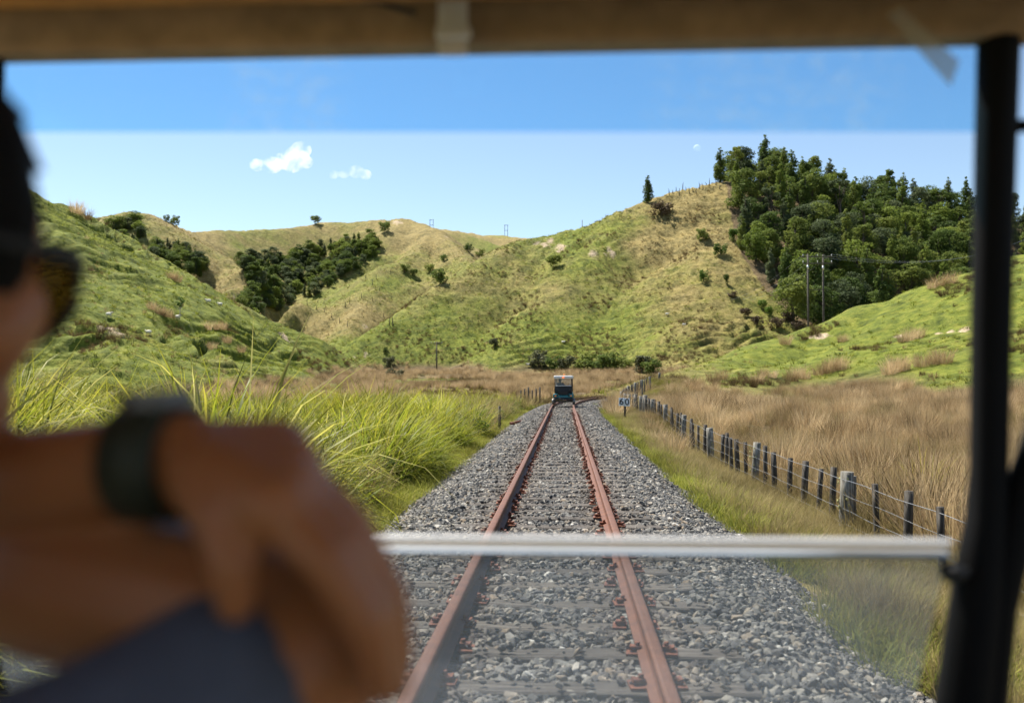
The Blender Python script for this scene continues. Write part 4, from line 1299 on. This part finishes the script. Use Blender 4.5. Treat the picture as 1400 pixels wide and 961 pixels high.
def clear_mat(name, tint, haze, gloss=0.04, col_=(0.8, 0.85, 0.9), var=0.5, scale=6.0, refl_patches=()):
    """thin clear plastic: see-through, a little dusty, a little shiny"""
    k = N(name)
    n = k.noise(scale, 5, .6, k.obj()); n2 = k.noise(scale * 9, 4, .7, k.obj(), 0.6)
    f = k.math('MULTIPLY', k.math('ADD', k.math('MULTIPLY', n, 1.2), k.math('MULTIPLY', n2, .8)), haze)
    if refl_patches:  # speckled bands mixed into the dust layer imitate mottled reflections
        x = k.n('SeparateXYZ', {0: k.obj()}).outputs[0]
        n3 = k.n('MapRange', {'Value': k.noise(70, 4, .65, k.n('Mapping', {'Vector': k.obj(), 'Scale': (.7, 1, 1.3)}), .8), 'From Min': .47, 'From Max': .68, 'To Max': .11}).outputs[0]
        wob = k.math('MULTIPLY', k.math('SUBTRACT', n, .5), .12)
        for c0, hw in refl_patches:
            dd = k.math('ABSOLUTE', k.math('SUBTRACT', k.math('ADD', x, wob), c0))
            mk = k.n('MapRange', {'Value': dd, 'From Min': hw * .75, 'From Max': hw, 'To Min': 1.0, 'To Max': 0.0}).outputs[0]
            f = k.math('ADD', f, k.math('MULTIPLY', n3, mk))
    f = k.math('MINIMUM', f, .9)
    tr = k.n('BsdfTransparent', {'Color': tint})
    df = k.n('BsdfDiffuse', {'Color': col_}); tl = k.n('BsdfTranslucent', {'Color': col_})
    dust = k.n('MixShader', {0: .6, 1: df, 2: tl})
    m1 = k.n('MixShader', {0: f, 1: tr, 2: dust})
    gl = k.n('BsdfGlossy', {'Color': (1, 1, 1), 'Roughness': .08})
    return k.surf(k.n('MixShader', {0: gloss, 1: m1, 2: gl}))
M_farpane = clear_mat('scuffed_clear_plastic', (.80, .80, .80), .10, .03)

def person_mesh(name, blobs, tubes, mat, voxel, smooth=4):
    """one continuous surface grown from overlapping limbs"""
    mb = MB()
    for c, r_ in blobs: mb.sphere(c, r_, 16, 12)
    for pts, rad in tubes:
        mb.tube(pts, rad, 12)
        mb.sphere(pts[0], rad[0] if hasattr(rad, '__len__') else rad, 12, 8)
        mb.sphere(pts[-1], rad[-1] if hasattr(rad, '__len__') else rad, 12, 8)
    ob = link('tmp', mb.mesh('tmp', None))
    m = ob.modifiers.new('r', 'REMESH'); m.mode = 'VOXEL'; m.voxel_size = voxel; m.use_smooth_shade = True
    s = ob.modifiers.new('s', 'SMOOTH'); s.iterations = smooth; s.factor = .5
    bpy.context.view_layer.update()
    me = bpy.data.meshes.new_from_object(ob.evaluated_get(bpy.context.evaluated_depsgraph_get()))
    bpy.data.objects.remove(ob)
    me.name = name; me.materials.clear(); me.materials.append(mat)
    me.polygons.foreach_set('use_smooth', [True] * len(me.polygons))
    return me

def skin_mat(name, c):
    k = N(name)
    n = k.noise(18, 4, .6, k.obj())
    cc = k.mix(n, tuple(x * .85 for x in c), tuple(x * 1.12 for x in c))
    return k.surf(k.pbr(cc, .48, 0, k.bump(k.noise(180, 3, .6, k.obj()), .15, .002), .4, **{'Subsurface Weight': .12, 'Subsurface Scale': .01}))
M_skin = skin_mat('skin', (0.42, 0.165, 0.066))
M_cloth_dark = simple('dark_jacket', (0.03, 0.032, 0.04), .9, 0, .2)

def other_cart():
    y0 = 54.4
    c = tpt(0, y0 + 1.0); ang = -float(track_a(y0 + 1.0)) - .006
    root = empty('rail_cart', (c.x, c.y, 0.163), ang, 'small teal rail cart with white roof and amber beacon driving ahead on the rails', 'rail cart')
    def b(mb, name, mat, par=root): return mb.build(name, mat, par)
    roof = MB().rbox((0, 0, 1.49), (1.04, 1.80, .17), .07, None, 4)
    rf = b(roof, 'roof', M_roofwhite)
    be = b(MB().lathe([(0, 1.67), (.03, 1.665), (.042, 1.645), (.045, 1.59), (.042, 1.56)], (0.03, -.55, 0), 14), 'beacon', M_beacon, rf)
    b(MB().rbox((0.0, -.91, 1.475), (.11, .05, .06), .012), 'warning_light', M_amber)
    for x in (-.46, .46):
        b(MB().tube([(x, -.86, .55), (x, -.84, 1.0), (x * .98, -.82, 1.45)], .022, 8), 'roof_post', M_rubber)
        b(MB().tube([(x, .95, .6), (x, .85, 1.0), (x * .98, .72, 1.46)], .022, 8), 'roof_post', M_rubber)
    b(MB().rbox((0, -.80, 1.22), (.86, .012, .38), .004), 'rear_screen', M_farpane)
    b(MB().box((0, -.815, 1.02), (.88, .02, .03)), 'screen_rail', M_roofwhite)
    b(MB().rbox((0, .05, .32), (1.04, 2.1, .12), .03), 'chassis', M_rubber)
    body = b(MB().rbox((0, -.62, .40), (.62, .62, .22), .05).rbox((0, .95, .5), (.98, .5, .42), .12), 'body', M_teal)
    for x in (-.42, .42):
        fd = b(MB().rbox((x, -.62, .47), (.27, .70, .24), .08, None, 3), 'fender', M_teal)
        b(MB().rbox((x, -.985, .47), (.10, .02, .06), .008), 'tail_light', M_beacon, fd)
    b(MB().rbox((0, -.35, .66), (.95, .5, .14), .05), 'seat', M_seat)
    b(MB().rbox((0, -.12 - .45, .86), (.92, .12, .38), .05, (-.15, 0, 0)), 'seat_back', M_seat)
    b(MB().rbox((0, -.78, .66), (.52, .36, .26), .03), 'tool_box', M_rubber)
    b(MB().tube([(-.3, -.98, .45), (-.3, -.99, .92), (.3, -.99, .92), (.3, -.98, .45)], .018, 8), 'rear_frame', M_rubber)
    b(MB().rbox((0, -1.02, .285), (.98, .06, .08), .015), 'bumper', M_rubber)
    b(MB().tube([(0, -1.02, .27), (0, -1.16, .25)], .03, 8), 'tow_hitch', M_steel)
    for x in (-.5685, .5685):
        for yy in (-.62, .95):
            w = b(MB().lathe([(0, -.05), (.15, -.05), (.155, .0), (.155, .045), (0, .05)], (x - .01, yy, .155), 24, 'x'), 'wheel', M_steel)
            sgn = -1 if x > 0 else 1
            b(MB().lathe([(0, -.012), (.185, -.012), (.185, .012), (0, .012)], (x + sgn * .058, yy, .155), 24, 'x'), 'flange', M_steel, w)
    for yy in (-.62, .95): b(MB().tube([(-.55, yy, .155), (.55, yy, .155)], .03, 8), 'axle', M_steel)
    sw = b(MB().tube([(-.2 + .15 * math.cos(a), .42 + .06 * math.sin(a), 1.0 + .13 * math.sin(a)) for a in np.linspace(0, 6.28, 17)], .014, 6, False), 'steering_wheel', M_rubber)
    b(MB().tube([(-.2, .7, .7), (-.2, .42, 1.0)], .02, 6), 'column', M_rubber, sw)
    # driver
    bl = [((-.2, -.30, .98), (.19, .13, .24)), ((-.2, -.28, .80), (.18, .15, .12)), ((-.2, -.20, 1.33), (.078, .095, .115))]
    tb = [([(-.2, -.26, 1.12), (-.2, -.22, 1.28)], [.065, .055]),
          ([(-.37, -.28, 1.13), (-.43, -.12, .93), (-.33, .2, .95), (-.28, .36, 1.02)], [.065, .05, .042, .035]),
          ([(-.03, -.28, 1.13), (.03, -.12, .93), (-.07, .2, .95), (-.12, .36, 1.02)], [.065, .05, .042, .035]),
          ([(-.29, -.28, .80), (-.3, .14, .84), (-.3, .22, .45), (-.3, .35, .42)], [.09, .075, .055, .04]),
          ([(-.11, -.28, .80), (-.1, .14, .84), (-.1, .22, .45), (-.1, .35, .42)], [.09, .075, .055, .04])]
    me = person_mesh('driver', bl, tb, M_cloth_dark, .016, 2)
    o = link('person', me, None, root.location); o.rotation_euler = root.rotation_euler
    tag(o, 'person in dark clothes sitting at the wheel of the cart ahead', 'person')
    hm = MB().sphere((-.2, -.21, 1.35), (.088, .105, .11), 14, 10).mesh('hair', M_rubber)
    link('hair', hm, o)
other_cart()

# ------------------------------------------------------------------ the cart we ride in
M_liner = simple('tan_roof_lining', (0.50, 0.22, 0.05), 0.75, 0, .35, 14)  # strong mottling in the colour stands in for gravel reflections
M_lip = simple('brown_roof_lip', (0.37, 0.25, 0.15), 0.7, 0, .35, 22)  # mottled like the lining, reflections put into the colour
M_frame = simple('black_powder_coat', (0.004, 0.004, 0.0045), 0.7, 0, .2, 12, 0, .15)
M_edge = simple('clear_edge_trim', (0.40, 0.40, 0.40), 0.25, 0, .05, 3, 0, .6)
M_edge2 = simple('edge_trim_groove', (0.52, 0.47, 0.40), 0.4, 0, .05, 3)
M_lower = clear_mat('dusty_lower_screen', (.80, .81, .81), .055, .015, (.75, .82, .9))
M_upper = clear_mat('tinted_upper_screen', (.66, .86, .97), .02, .02, (.85, .80, .72), .5, 9, ((-.25, .075), (.31, .15)))  # two speckled bands are reflections painted into the pane
M_strap = simple('grey_strap', (0.75, 0.73, 0.76), .6)

def our_cart():
    root = empty('passenger_rail_cart', (0.04, 0, .163), 0, 'open sided rail cart we sit in with black frame tan roof and clear screens', 'rail cart')
    off = root.location
    def b(mb, name, mat, par=root):
        # builders below work in world coordinates
        mb.v = [tuple(Vector(v) - off) for v in mb.v]
        return mb.build(name, mat, par)
    D = 1.10
    def A(px, py, d=D): return at(px, py, d)
    zl = A(700, 70).z
    rf = b(MB().rbox((0.04, -.15, 1.985), (1.42, 2.5, .10), .03), 'roof', M_roofwhite)
    b(MB().rbox((0.04, -.18, 1.915), (1.34, 2.34, .028), .006), 'roof_lining', M_liner, rf)
    b(MB().rbox((0.04, D, (zl + 1.945) / 2), (1.36, .05, 1.945 - zl), .012), 'roof_lip', M_lip, rf)
    # strap and seam seen on the lip
    s = A(619, 36, D - .04)
    b(MB().rbox(s, (.032, .012, .065), .004).rbox(s + Vector((.002, -.012, -.012)), (.038, .012, .012), .003), 'strap_clip', M_strap, rf)
    b(MB().tube([A(465, -6, 1.02), A(520, 4, 1.03), A(568, 18, 1.035)], .003, 6), 'cable', M_rubber, rf)
    # frame posts
    b(MB().tube([A(1372, -120), A(1367, 0), A(1361, 200), A(1355, 450), A(1352, 640), A(1349, 710), A(1338, 800), A(1318, 961), A(1290, 1200), A(1270, 1480)],
                [.0225, .0225, .0215, .0205, .0195, .022, .027, .030, .032, .034], 14), 'front_post', M_frame)
    b(MB().tube([A(1500, 380), A(1440, 560), A(1392, 700), A(1362, 830), A(1347, 980), A(1330, 1300)], .021, 12), 'front_brace', M_frame)
    b(MB().tube([A(1380, 173), A(1430, 171), A(1520, 170)], .0075, 8), 'bracket', M_frame)
    b(MB().tube([A(-22, -120), A(-20, 0), A(-24, 200), A(-30, 640), A(-60, 961), A(-90, 1450)], [.022, .022, .022, .022, .028, .032], 12), 'front_post', M_frame)
    for x in (-.60, .68):
        b(MB().tube([(x, -1.2, .5), (x, -1.22, 1.2), (x, -1.15, 1.93)], .022, 10), 'rear_post', M_frame)
    # screens
    def quad(name, mat, pts, th=.005):
        p0, p1, p2, p3 = [Vector(p) for p in pts]
        n = (p1 - p0).cross(p3 - p0).normalized() * th
        mb = MB(); vs = [p0, p1, p2, p3, p0 + n, p1 + n, p2 + n, p3 + n]
        mb.add(vs, [(0, 3, 2, 1), (4, 5, 6, 7), (0, 1, 5, 4), (1, 2, 6, 5), (2, 3, 7, 6), (3, 0, 4, 7)])
        return b(mb, name, mat)
    up = MB()
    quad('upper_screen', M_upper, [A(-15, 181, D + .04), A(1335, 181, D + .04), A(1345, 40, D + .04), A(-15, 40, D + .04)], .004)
    quad('smear_strip', clear_mat('milky_smear', (.95, .93, .9), .34, .02, (.8, .72, .62)), [A(1213, 22, D - .06), A(1232, 10, D - .06), A(1312, 84, D - .06), A(1300, 118, D - .06)], .001)  # added pale sheet, shaped as a diagonal reflection smear on the screen
    lp = [A(-20, 742), A(1300, 742), A(1262, 905), A(1215, 1130, D + .05), A(60, 1130, D + .05), A(0, 905)]
    mb = MB(); n = Vector((0, .005, 0)); k = len(lp)
    mb.add([p for p in lp] + [p + n for p in lp], [tuple(range(k)), tuple(reversed(range(k, 2 * k)))] + [(i, (i + 1) % k + 0, (i + 1) % k + k, i + k) for i in range(k)])
    ls = b(mb, 'lower_screen', M_lower)
    e0, e1 = A(-20, 735, D - .008), A(1296, 735, D - .008)
    def bar(py0, py1, dy, name, mat, px1=1296):
        q0, q1 = A(-20, py0), A(px1, py1); m = (q0 + q1) / 2
        return b(MB().rbox((m.x, D + dy, m.z), (q1.x - q0.x, .022, abs(q1.z - q0.z)), .003), name, mat, ls)
    bar(727, 741, -.006, 'edge_trim', M_edge)
    bar(739, 746, -.012, 'edge_groove', M_edge2, 1288)
    bar(745, 757, -.004, 'edge_trim', simple('blue_grey_trim', (0.42, 0.50, 0.62), .3))
    b(MB().sphere(A(1303, 782, D - .02), (.014, .016, .011), 12, 8).tube([A(1303, 782, D - .02), A(1335, 784, D - .01)], .006, 8), 'clamp_knob', M_rubber)
    # floor, cowl, benches, hand rail: below the view, they carry the people
    b(MB().rbox((0.04, .15, .40), (1.22, 2.9, .06), .02), 'floor', M_rubber)
    b(MB().rbox((0.04, 1.42, .62), (1.16, .42, .42), .12, None, 3), 'cowl', M_teal)
    b(MB().rbox((0.04, -.18, .66), (1.16, .50, .14), .05, None, 3).rbox((.04, -.18, .50), (1.0, .4, .2), .03), 'bench', M_seat)
    b(MB().rbox((0.04, -.50, .98), (1.16, .10, .50), .04, (-.12, 0, 0), 3), 'bench_back', M_seat)
    b(MB().tube([(-.52, .60, .42), (-.52, .60, 1.22), (-.47, .60, 1.27), (.55, .60, 1.27), (.60, .60, 1.22), (.60, .60, .42)], .020, 10), 'hand_rail', M_frame)
    b(MB().box((0.04, .1, .28), (.9, 2.2, .16)), 'chassis', M_rubber)
    for x in (-.5685, .5685):
        for yy in (-.75, 1.05):
            w = b(MB().lathe([(0, -.05), (.15, -.05), (.155, .0), (.155, .045), (0, .05)], (x - .01, yy, .318), 24, 'x'), 'wheel', M_steel)
            sgn = -1 if x > 0 else 1
            b(MB().lathe([(0, -.012), (.180, -.012), (.180, .012), (0, .012)], (x + sgn * .058, yy, .318), 24, 'x'), 'flange', M_steel, w)
our_cart()

# ------------------------------------------------------------------ passenger leaning on folded arms
M_hair = simple('dark_hair', (0.005, 0.004, 0.0035), .7, 0, .3, 40, .3, .08)
M_shirt = simple('slate_blue_cotton', (0.095, 0.11, 0.155), .9, 0, .15, 60, .3)
M_shorts = simple('dark_shorts', (0.03, 0.032, 0.04), .9)
M_strapw = simple('olive_watch_strap', (0.025, 0.030, 0.018), .6)
M_case = simple('steel_watch_case', (0.16, 0.16, 0.17), .5, .5)

def passenger():
    def A(px, py, d): return at(px, py, d)
    C = A(-222, 338, .50)
    yaw = R(17); f = Vector((math.sin(yaw), math.cos(yaw), 0)); sd = Vector((math.cos(yaw), -math.sin(yaw), 0)); up = Vector((0, 0, 1))
    def H(a, b_, c): return C + sd * a + f * b_ + up * c        # head space: right, front, up
    neck0 = A(-120, 760, .42)
    rsh = A(-190, 1250, .43); relb = A(452, 872, .535); rwr = A(-90, 752, .60)
    lsh = Vector((rsh.x - .34, rsh.y - .02, rsh.z + .01)); lelb = A(-330, 735, .68); lwr = A(190, 634, .535)
    chest = (rsh + lsh) / 2 + Vector((0, -.03, -.06))
    pel = Vector((chest.x, -.12, .84))
    mid = chest.lerp(pel, .5) + Vector((0, -.03, 0))
    kn = [Vector((pel.x + s * .10, .34, .83)) for s in (-1, 1)]
    an = [Vector((pel.x + s * .11, .40, .50)) for s in (-1, 1)]
    bl = []
    tb = []
    # head: skull, jaw, nose, brow, ear
    tb += [([H(0, -.02, .025), H(0, .015, .02)], [.092, .088]), ([H(0, .035, -.055), H(0, .068, -.082)], [.058, .036]), ([H(0, .088, -.006), H(0, .112, -.036)], [.012, .017]),
           ([H(-.034, .084, .012), H(.034, .084, .012)], [.016, .016]), ([H(.0, .092, -.058), H(0, .09, -.06)], [.02, .02]), ([H(.085, -.006, .018), H(.088, -.01, -.022)], [.014, .011]), ([H(-.085, -.006, .018), H(-.088, -.01, -.022)], [.014, .011]),
           ([H(.045, .06, -.03), H(.05, .04, -.045)], [.028, .03]), ([H(-.045, .06, -.03), H(-.05, .04, -.045)], [.028, .03])]
    nb = (rsh + lsh) / 2 + Vector((.03, -.01, .055))
    tb += [([H(0, -.02, -.06), H(0.01, -.045, -.13), nb], [.058, .060, .072])]
    # arms
    tb += [([rsh, rsh.lerp(relb, .5) + Vector((0, 0, -.008)), relb], [.062, .055, .043]),
           ([relb, relb.lerp(rwr, .3), relb.lerp(rwr, .65), rwr], [.043, .050, .048, .040]),
           ([lsh, lsh.lerp(lelb, .5), lelb], [.062, .055, .043]),
           ([lelb, lelb.lerp(lwr, .35), lwr.lerp(lelb, .25), lwr, A(250, 632, .53)], [.043, .045, .034, .027, .028])]
    # left hand: palm over the right elbow, fingers down its far side, thumb towards us
    kn_px = [(376, 694, .472), (392, 668, .490), (396, 640, .510), (382, 616, .528)]
    fp = [[(446, 768, .462), (500, 852, .466), (522, 938, .478)], [(470, 745, .480), (522, 842, .484), (538, 935, .494)], [(478, 716, .504), (532, 812, .510), (546, 905, .520)], [(452, 682, .527), (508, 764, .533), (532, 850, .542)]]
    for i in range(4):
        k0 = A(*kn_px[i])
        tb += [([A(255, 628 + (8 - i * 4), .53 - .004 * (1.5 - i)), A(310, 640 - (i - 1.5) * 9, .505 + .008 * i), k0], [.022, .022, .0185])]
        q = [k0] + [A(*p) for p in fp[i]]
        r_ = (.0132, .0120, .0110, .0092) if i < 3 else (.0118, .0106, .0098, .0085)
        tb += [(q, list(r_))]
    tb += [([A(282, 655, .505), A(312, 715, .478), A(322, 775, .468), A(322, 825, .470)], [.020, .0165, .0135, .0105])]
    # right hand lies on the left upper arm
    w2 = (lsh.lerp(lelb, .6) - rwr).normalized()
    side = w2.cross(up).normalized()
    for i in range(4):
        o_ = side * 0 + up * (.03 - .02 * i)
        b0 = rwr + w2 * .03 + o_ * .5; b1 = rwr + w2 * .095 + o_
        ln = (.07, .078, .072, .056)[i]
        tb += [([rwr, b0, b1], [.024, .021, .015]), ([b1, b1 + w2 * ln * .5 + Vector((0, -.006, -.004)), b1 + w2 * ln + Vector((0, -.026, -.012))], [.010, .0095, .008])]
    tb += [([rwr + w2 * .03, rwr + w2 * .06 + up * .04, rwr + w2 * .10 + up * .052], [.018, .013, .010])]
    # trunk and legs
    tb += [([nb + Vector((0, -.02, -.05)), chest, mid, pel], [.085, .135, .125, .125]), ([rsh + Vector((-.05, 0, -.01)), lsh + Vector((.05, 0, -.01))], [.075, .075])]
    for s in (0, 1):
        hp = pel + Vector((-.09 + .18 * s, 0, -.02))
        tb += [([hp, hp.lerp(kn[s], .5), kn[s]], [.092, .08, .058]), ([kn[s], kn[s].lerp(an[s], .35), an[s]], [.056, .054, .038]), ([an[s], an[s] + Vector((0, .06, -.035)), an[s] + Vector((0, .17, -.045))], [.036, .036, .026])]
    me = person_mesh('person', bl, tb, M_skin, .0042, 3)
    body = link('person', me)
    tag(body, 'person in sunglasses and slate blue shirt leaning forward on folded bare arms', 'person')
    # shirt
    tb = [([nb + Vector((0, -.02, -.045)), chest, mid, pel + Vector((0, 0, .03))], [.09, .147, .137, .137]), ([rsh + Vector((-.05, 0, -.01)), lsh + Vector((.05, 0, -.01))], [.085, .085]),
          ([rsh, rsh.lerp(relb, .5) + Vector((0, 0, -.008)), rsh.lerp(relb, .74)], [.073, .064, .056]),
          ([lsh, lsh.lerp(lelb, .5), lsh.lerp(lelb, .66)], [.073, .066, .062])]
    link('shirt', person_mesh('shirt', [], tb, M_shirt, .008, 3), body)
    tb = []
    for s in (0, 1):
        hp = pel + Vector((-.09 + .18 * s, 0, -.02)); tb += [([hp, hp.lerp(kn[s], .5), hp.lerp(kn[s], .8)], [.105, .094, .085])]
    tb += [([pel + Vector((-.05, 0, .03)), pel + Vector((.05, 0, .03))], [.128, .128])]
    link('shorts', person_mesh('shorts', [], tb, M_shorts, .010, 3), body)
    # hair: cap of the skull, open at the face
    bm = bmesh.new(); bmesh.ops.create_uvsphere(bm, u_segments=40, v_segments=28, radius=1)
    for v in list(bm.verts):
        d = v.co
        face = d.y > .60 - .25 * max(0, .25 - d.z) and d.z < .50
        low = d.z < -.62 + .42 * max(0, d.y)
        if face or low: bm.verts.remove(v)
    for v in bm.verts:
        d = v.co.copy(); w = 1 + .012 * math.sin(d.x * 31 + d.z * 17) + .01 * math.sin(d.y * 43)
        v.co = H(d.x * .099 * w, -.006 + d.y * .116 * w, .022 + d.z * .108 * w)
    r_ = bmesh.ops.solidify(bm, geom=list(bm.faces), thickness=.012)
    me = bpy.data.meshes.new('hair'); bm.to_mesh(me); bm.free(); me.materials.append(M_hair)
    me.polygons.foreach_set('use_smooth', [True] * len(me.polygons))
    link('hair', me, body)
    # sunglasses
    k = N('brown_lens'); tr = k.n('BsdfTransparent', {'Color': (.09, .05, .015)}); gl = k.n('BsdfGlossy', {'Color': (1, 1, 1), 'Roughness': .05})
    M_lens = k.surf(k.n('MixShader', {0: .06, 1: tr, 2: gl}))
    fr = MB()
    sg = None
    for s in (-1, 1):
        ring = []
        for i in range(25):
            a = 2 * math.pi * i / 24
            ca, sa = math.cos(a), math.sin(a)
            u = s * (.036 + .031 * math.copysign(abs(ca) ** .75, ca)); w = -.016 + .027 * math.copysign(abs(sa) ** .75, sa) - (.004 if sa < 0 else 0)
            ring.append(H(u, .112 - 3.2 * u * u - .02 * (sa < 0) * abs(sa), w))
        fr.tube(ring, .0036, 6, False)
        fr.tube([H(s * .067, .098, -.002), H(s * .085, .075, .0), H(s * .096, .0, .002), H(s * .094, -.03, -.01)], [.0055, .005, .0035, .003], 6)
    fr.tube([H(-.008, .114, -.008), H(0, .118, -.004), H(.008, .114, -.008)], .003, 6)
    sg = fr.build('sunglasses', M_rubber, body)
    for s in (-1, 1):
        vs = [H(s * .036, .112 - 3.2 * .036 ** 2, -.016)]
        for i in range(24):
            a = 2 * math.pi * i / 24; ca, sa = math.cos(a), math.sin(a)
            u = s * (.036 + .031 * math.copysign(abs(ca) ** .75, ca)); w = -.016 + .027 * math.copysign(abs(sa) ** .75, sa) - (.004 if sa < 0 else 0)
            vs.append(H(u, .112 - 3.2 * u * u - .02 * (sa < 0) * abs(sa), w))
        MB().add(vs, [(0, 1 + i, 1 + (i + 1) % 24) for i in range(24)], True).build('lens', M_lens, sg)
    # watch
    wc = A(218, 631, .531); ax = (A(250, 632, .53) - lwr).normalized()
    u = ax.cross(up).normalized(); v = u.cross(ax)
    st = MB(); n = 28; prof = [(-.016, 0), (-.016, .0045), (.016, .0045), (.016, 0)]
    vs = []; fs = []
    for i in range(n):
        a = 2 * math.pi * i / n
        d = u * math.cos(a) * .0305 + v * math.sin(a) * .0285
        for (o_, r_) in prof: vs.append(wc + ax * o_ + d * (1 + r_ / .029))
    for i in range(n):
        for j in range(4):
            j2 = (j + 1) % 4; i2 = (i + 1) % n
            fs.append((i * 4 + j, i2 * 4 + j, i2 * 4 + j2, i * 4 + j2))
    wt = st.add(vs, fs, True).build('watch_strap', M_strapw, body)
    nd = (v * .75 + u * -.0 - Vector((0, .66, 0)) * 0).normalized()
    pc = wc + v * .034
    cs = MB()
    for dz, rr in ((-.006, .0185),): pass
    ring0 = [pc - v * .005 + (ax * math.cos(a) + u * math.sin(a)) * .020 for a in np.linspace(0, 6.283, 25)[:-1]]
    ring1 = [p + v * .010 for p in ring0]
    m = len(ring0)
    cs.add(ring0 + ring1, [(i, (i + 1) % m, m + (i + 1) % m, m + i) for i in range(m)] + [tuple(range(m, 2 * m)), tuple(reversed(range(m)))])
    cs.build('watch_case', M_case, wt)
passenger()

# ------------------------------------------------------------------ sky: small clouds and a day moon
def cloud(name, lab, blobs, d, dens, seed):
    pts = [at(px, py, d + dd) for px, py, r_, dd in blobs]
    c = sum(pts, Vector()) / len(pts)
    mb = MB()
    for p, q in zip(pts, blobs):
        r_ = (q[2] * .92) / FPX * d
        mb.sphere(p - c, (r_ * 1.25, r_ * 1.25, r_), 14, 9)
    ob = link('tmp', mb.mesh('tmp'))
    m = ob.modifiers.new('r', 'REMESH'); m.mode = 'VOXEL'; m.voxel_size = d / FPX * 2.2
    bpy.context.view_layer.update()
    me = bpy.data.meshes.new_from_object(ob.evaluated_get(bpy.context.evaluated_depsgraph_get())); bpy.data.objects.remove(ob)
    k = N(name + '_vapour')
    s = 1.0 / (d / FPX)
    n = k.noise(.055 * s, 6, .62, k.obj(), .3)
    f = k.n('MapRange', {'Value': n, 'From Min': .46, 'From Max': .80, 'To Min': 0.0, 'To Max': dens}).outputs[0]
    v = k.n('VolumePrincipled', {'Color': (1, 1, 1), 'Density': f, 'Anisotropy': 0.3})
    k.t.links.new(v.outputs[0], k.out.inputs['Volume'])
    me.materials.clear(); me.materials.append(k.m)
    o = link(name, me, None, c)
    tag(o, lab, 'cloud')
    return o
cloud('cloud', 'larger ragged white cumulus cloud over the far left hills', [(352, 226, 10, 0), (372, 226, 13, 10), (390, 220, 14, -10), (405, 214, 16, 0), (412, 205, 13, 15), (400, 226, 12, -10), (418, 222, 10, 0)], 4200, .032, 1)
cloud('cloud', 'smaller thin white cumulus cloud nearer the summit', [(456, 239, 7, 0), (470, 238, 7, 5), (487, 235, 10, 0), (500, 239, 8, -5)], 4400, .018, 2)

k = N('moon_rock')
dfs = k.n('BsdfDiffuse', {'Color': (.22, .22, .22)}); tr = k.n('BsdfTransparent', {'Color': (1, 1, 1)})
M_moon = k.surf(k.n('MixShader', {0: k.n('NewGeometry').outputs['Backfacing'], 1: k.n('AddShader', {0: dfs, 1: tr}), 2: tr}))
p = at(953, 203, 9000)
o = MB().sphere((0, 0, 0), 5.0 / FPX * 9000, 24, 16).build('moon', M_moon, None, p)
tag(o, 'pale half moon in the blue sky above the ridge', 'moon')
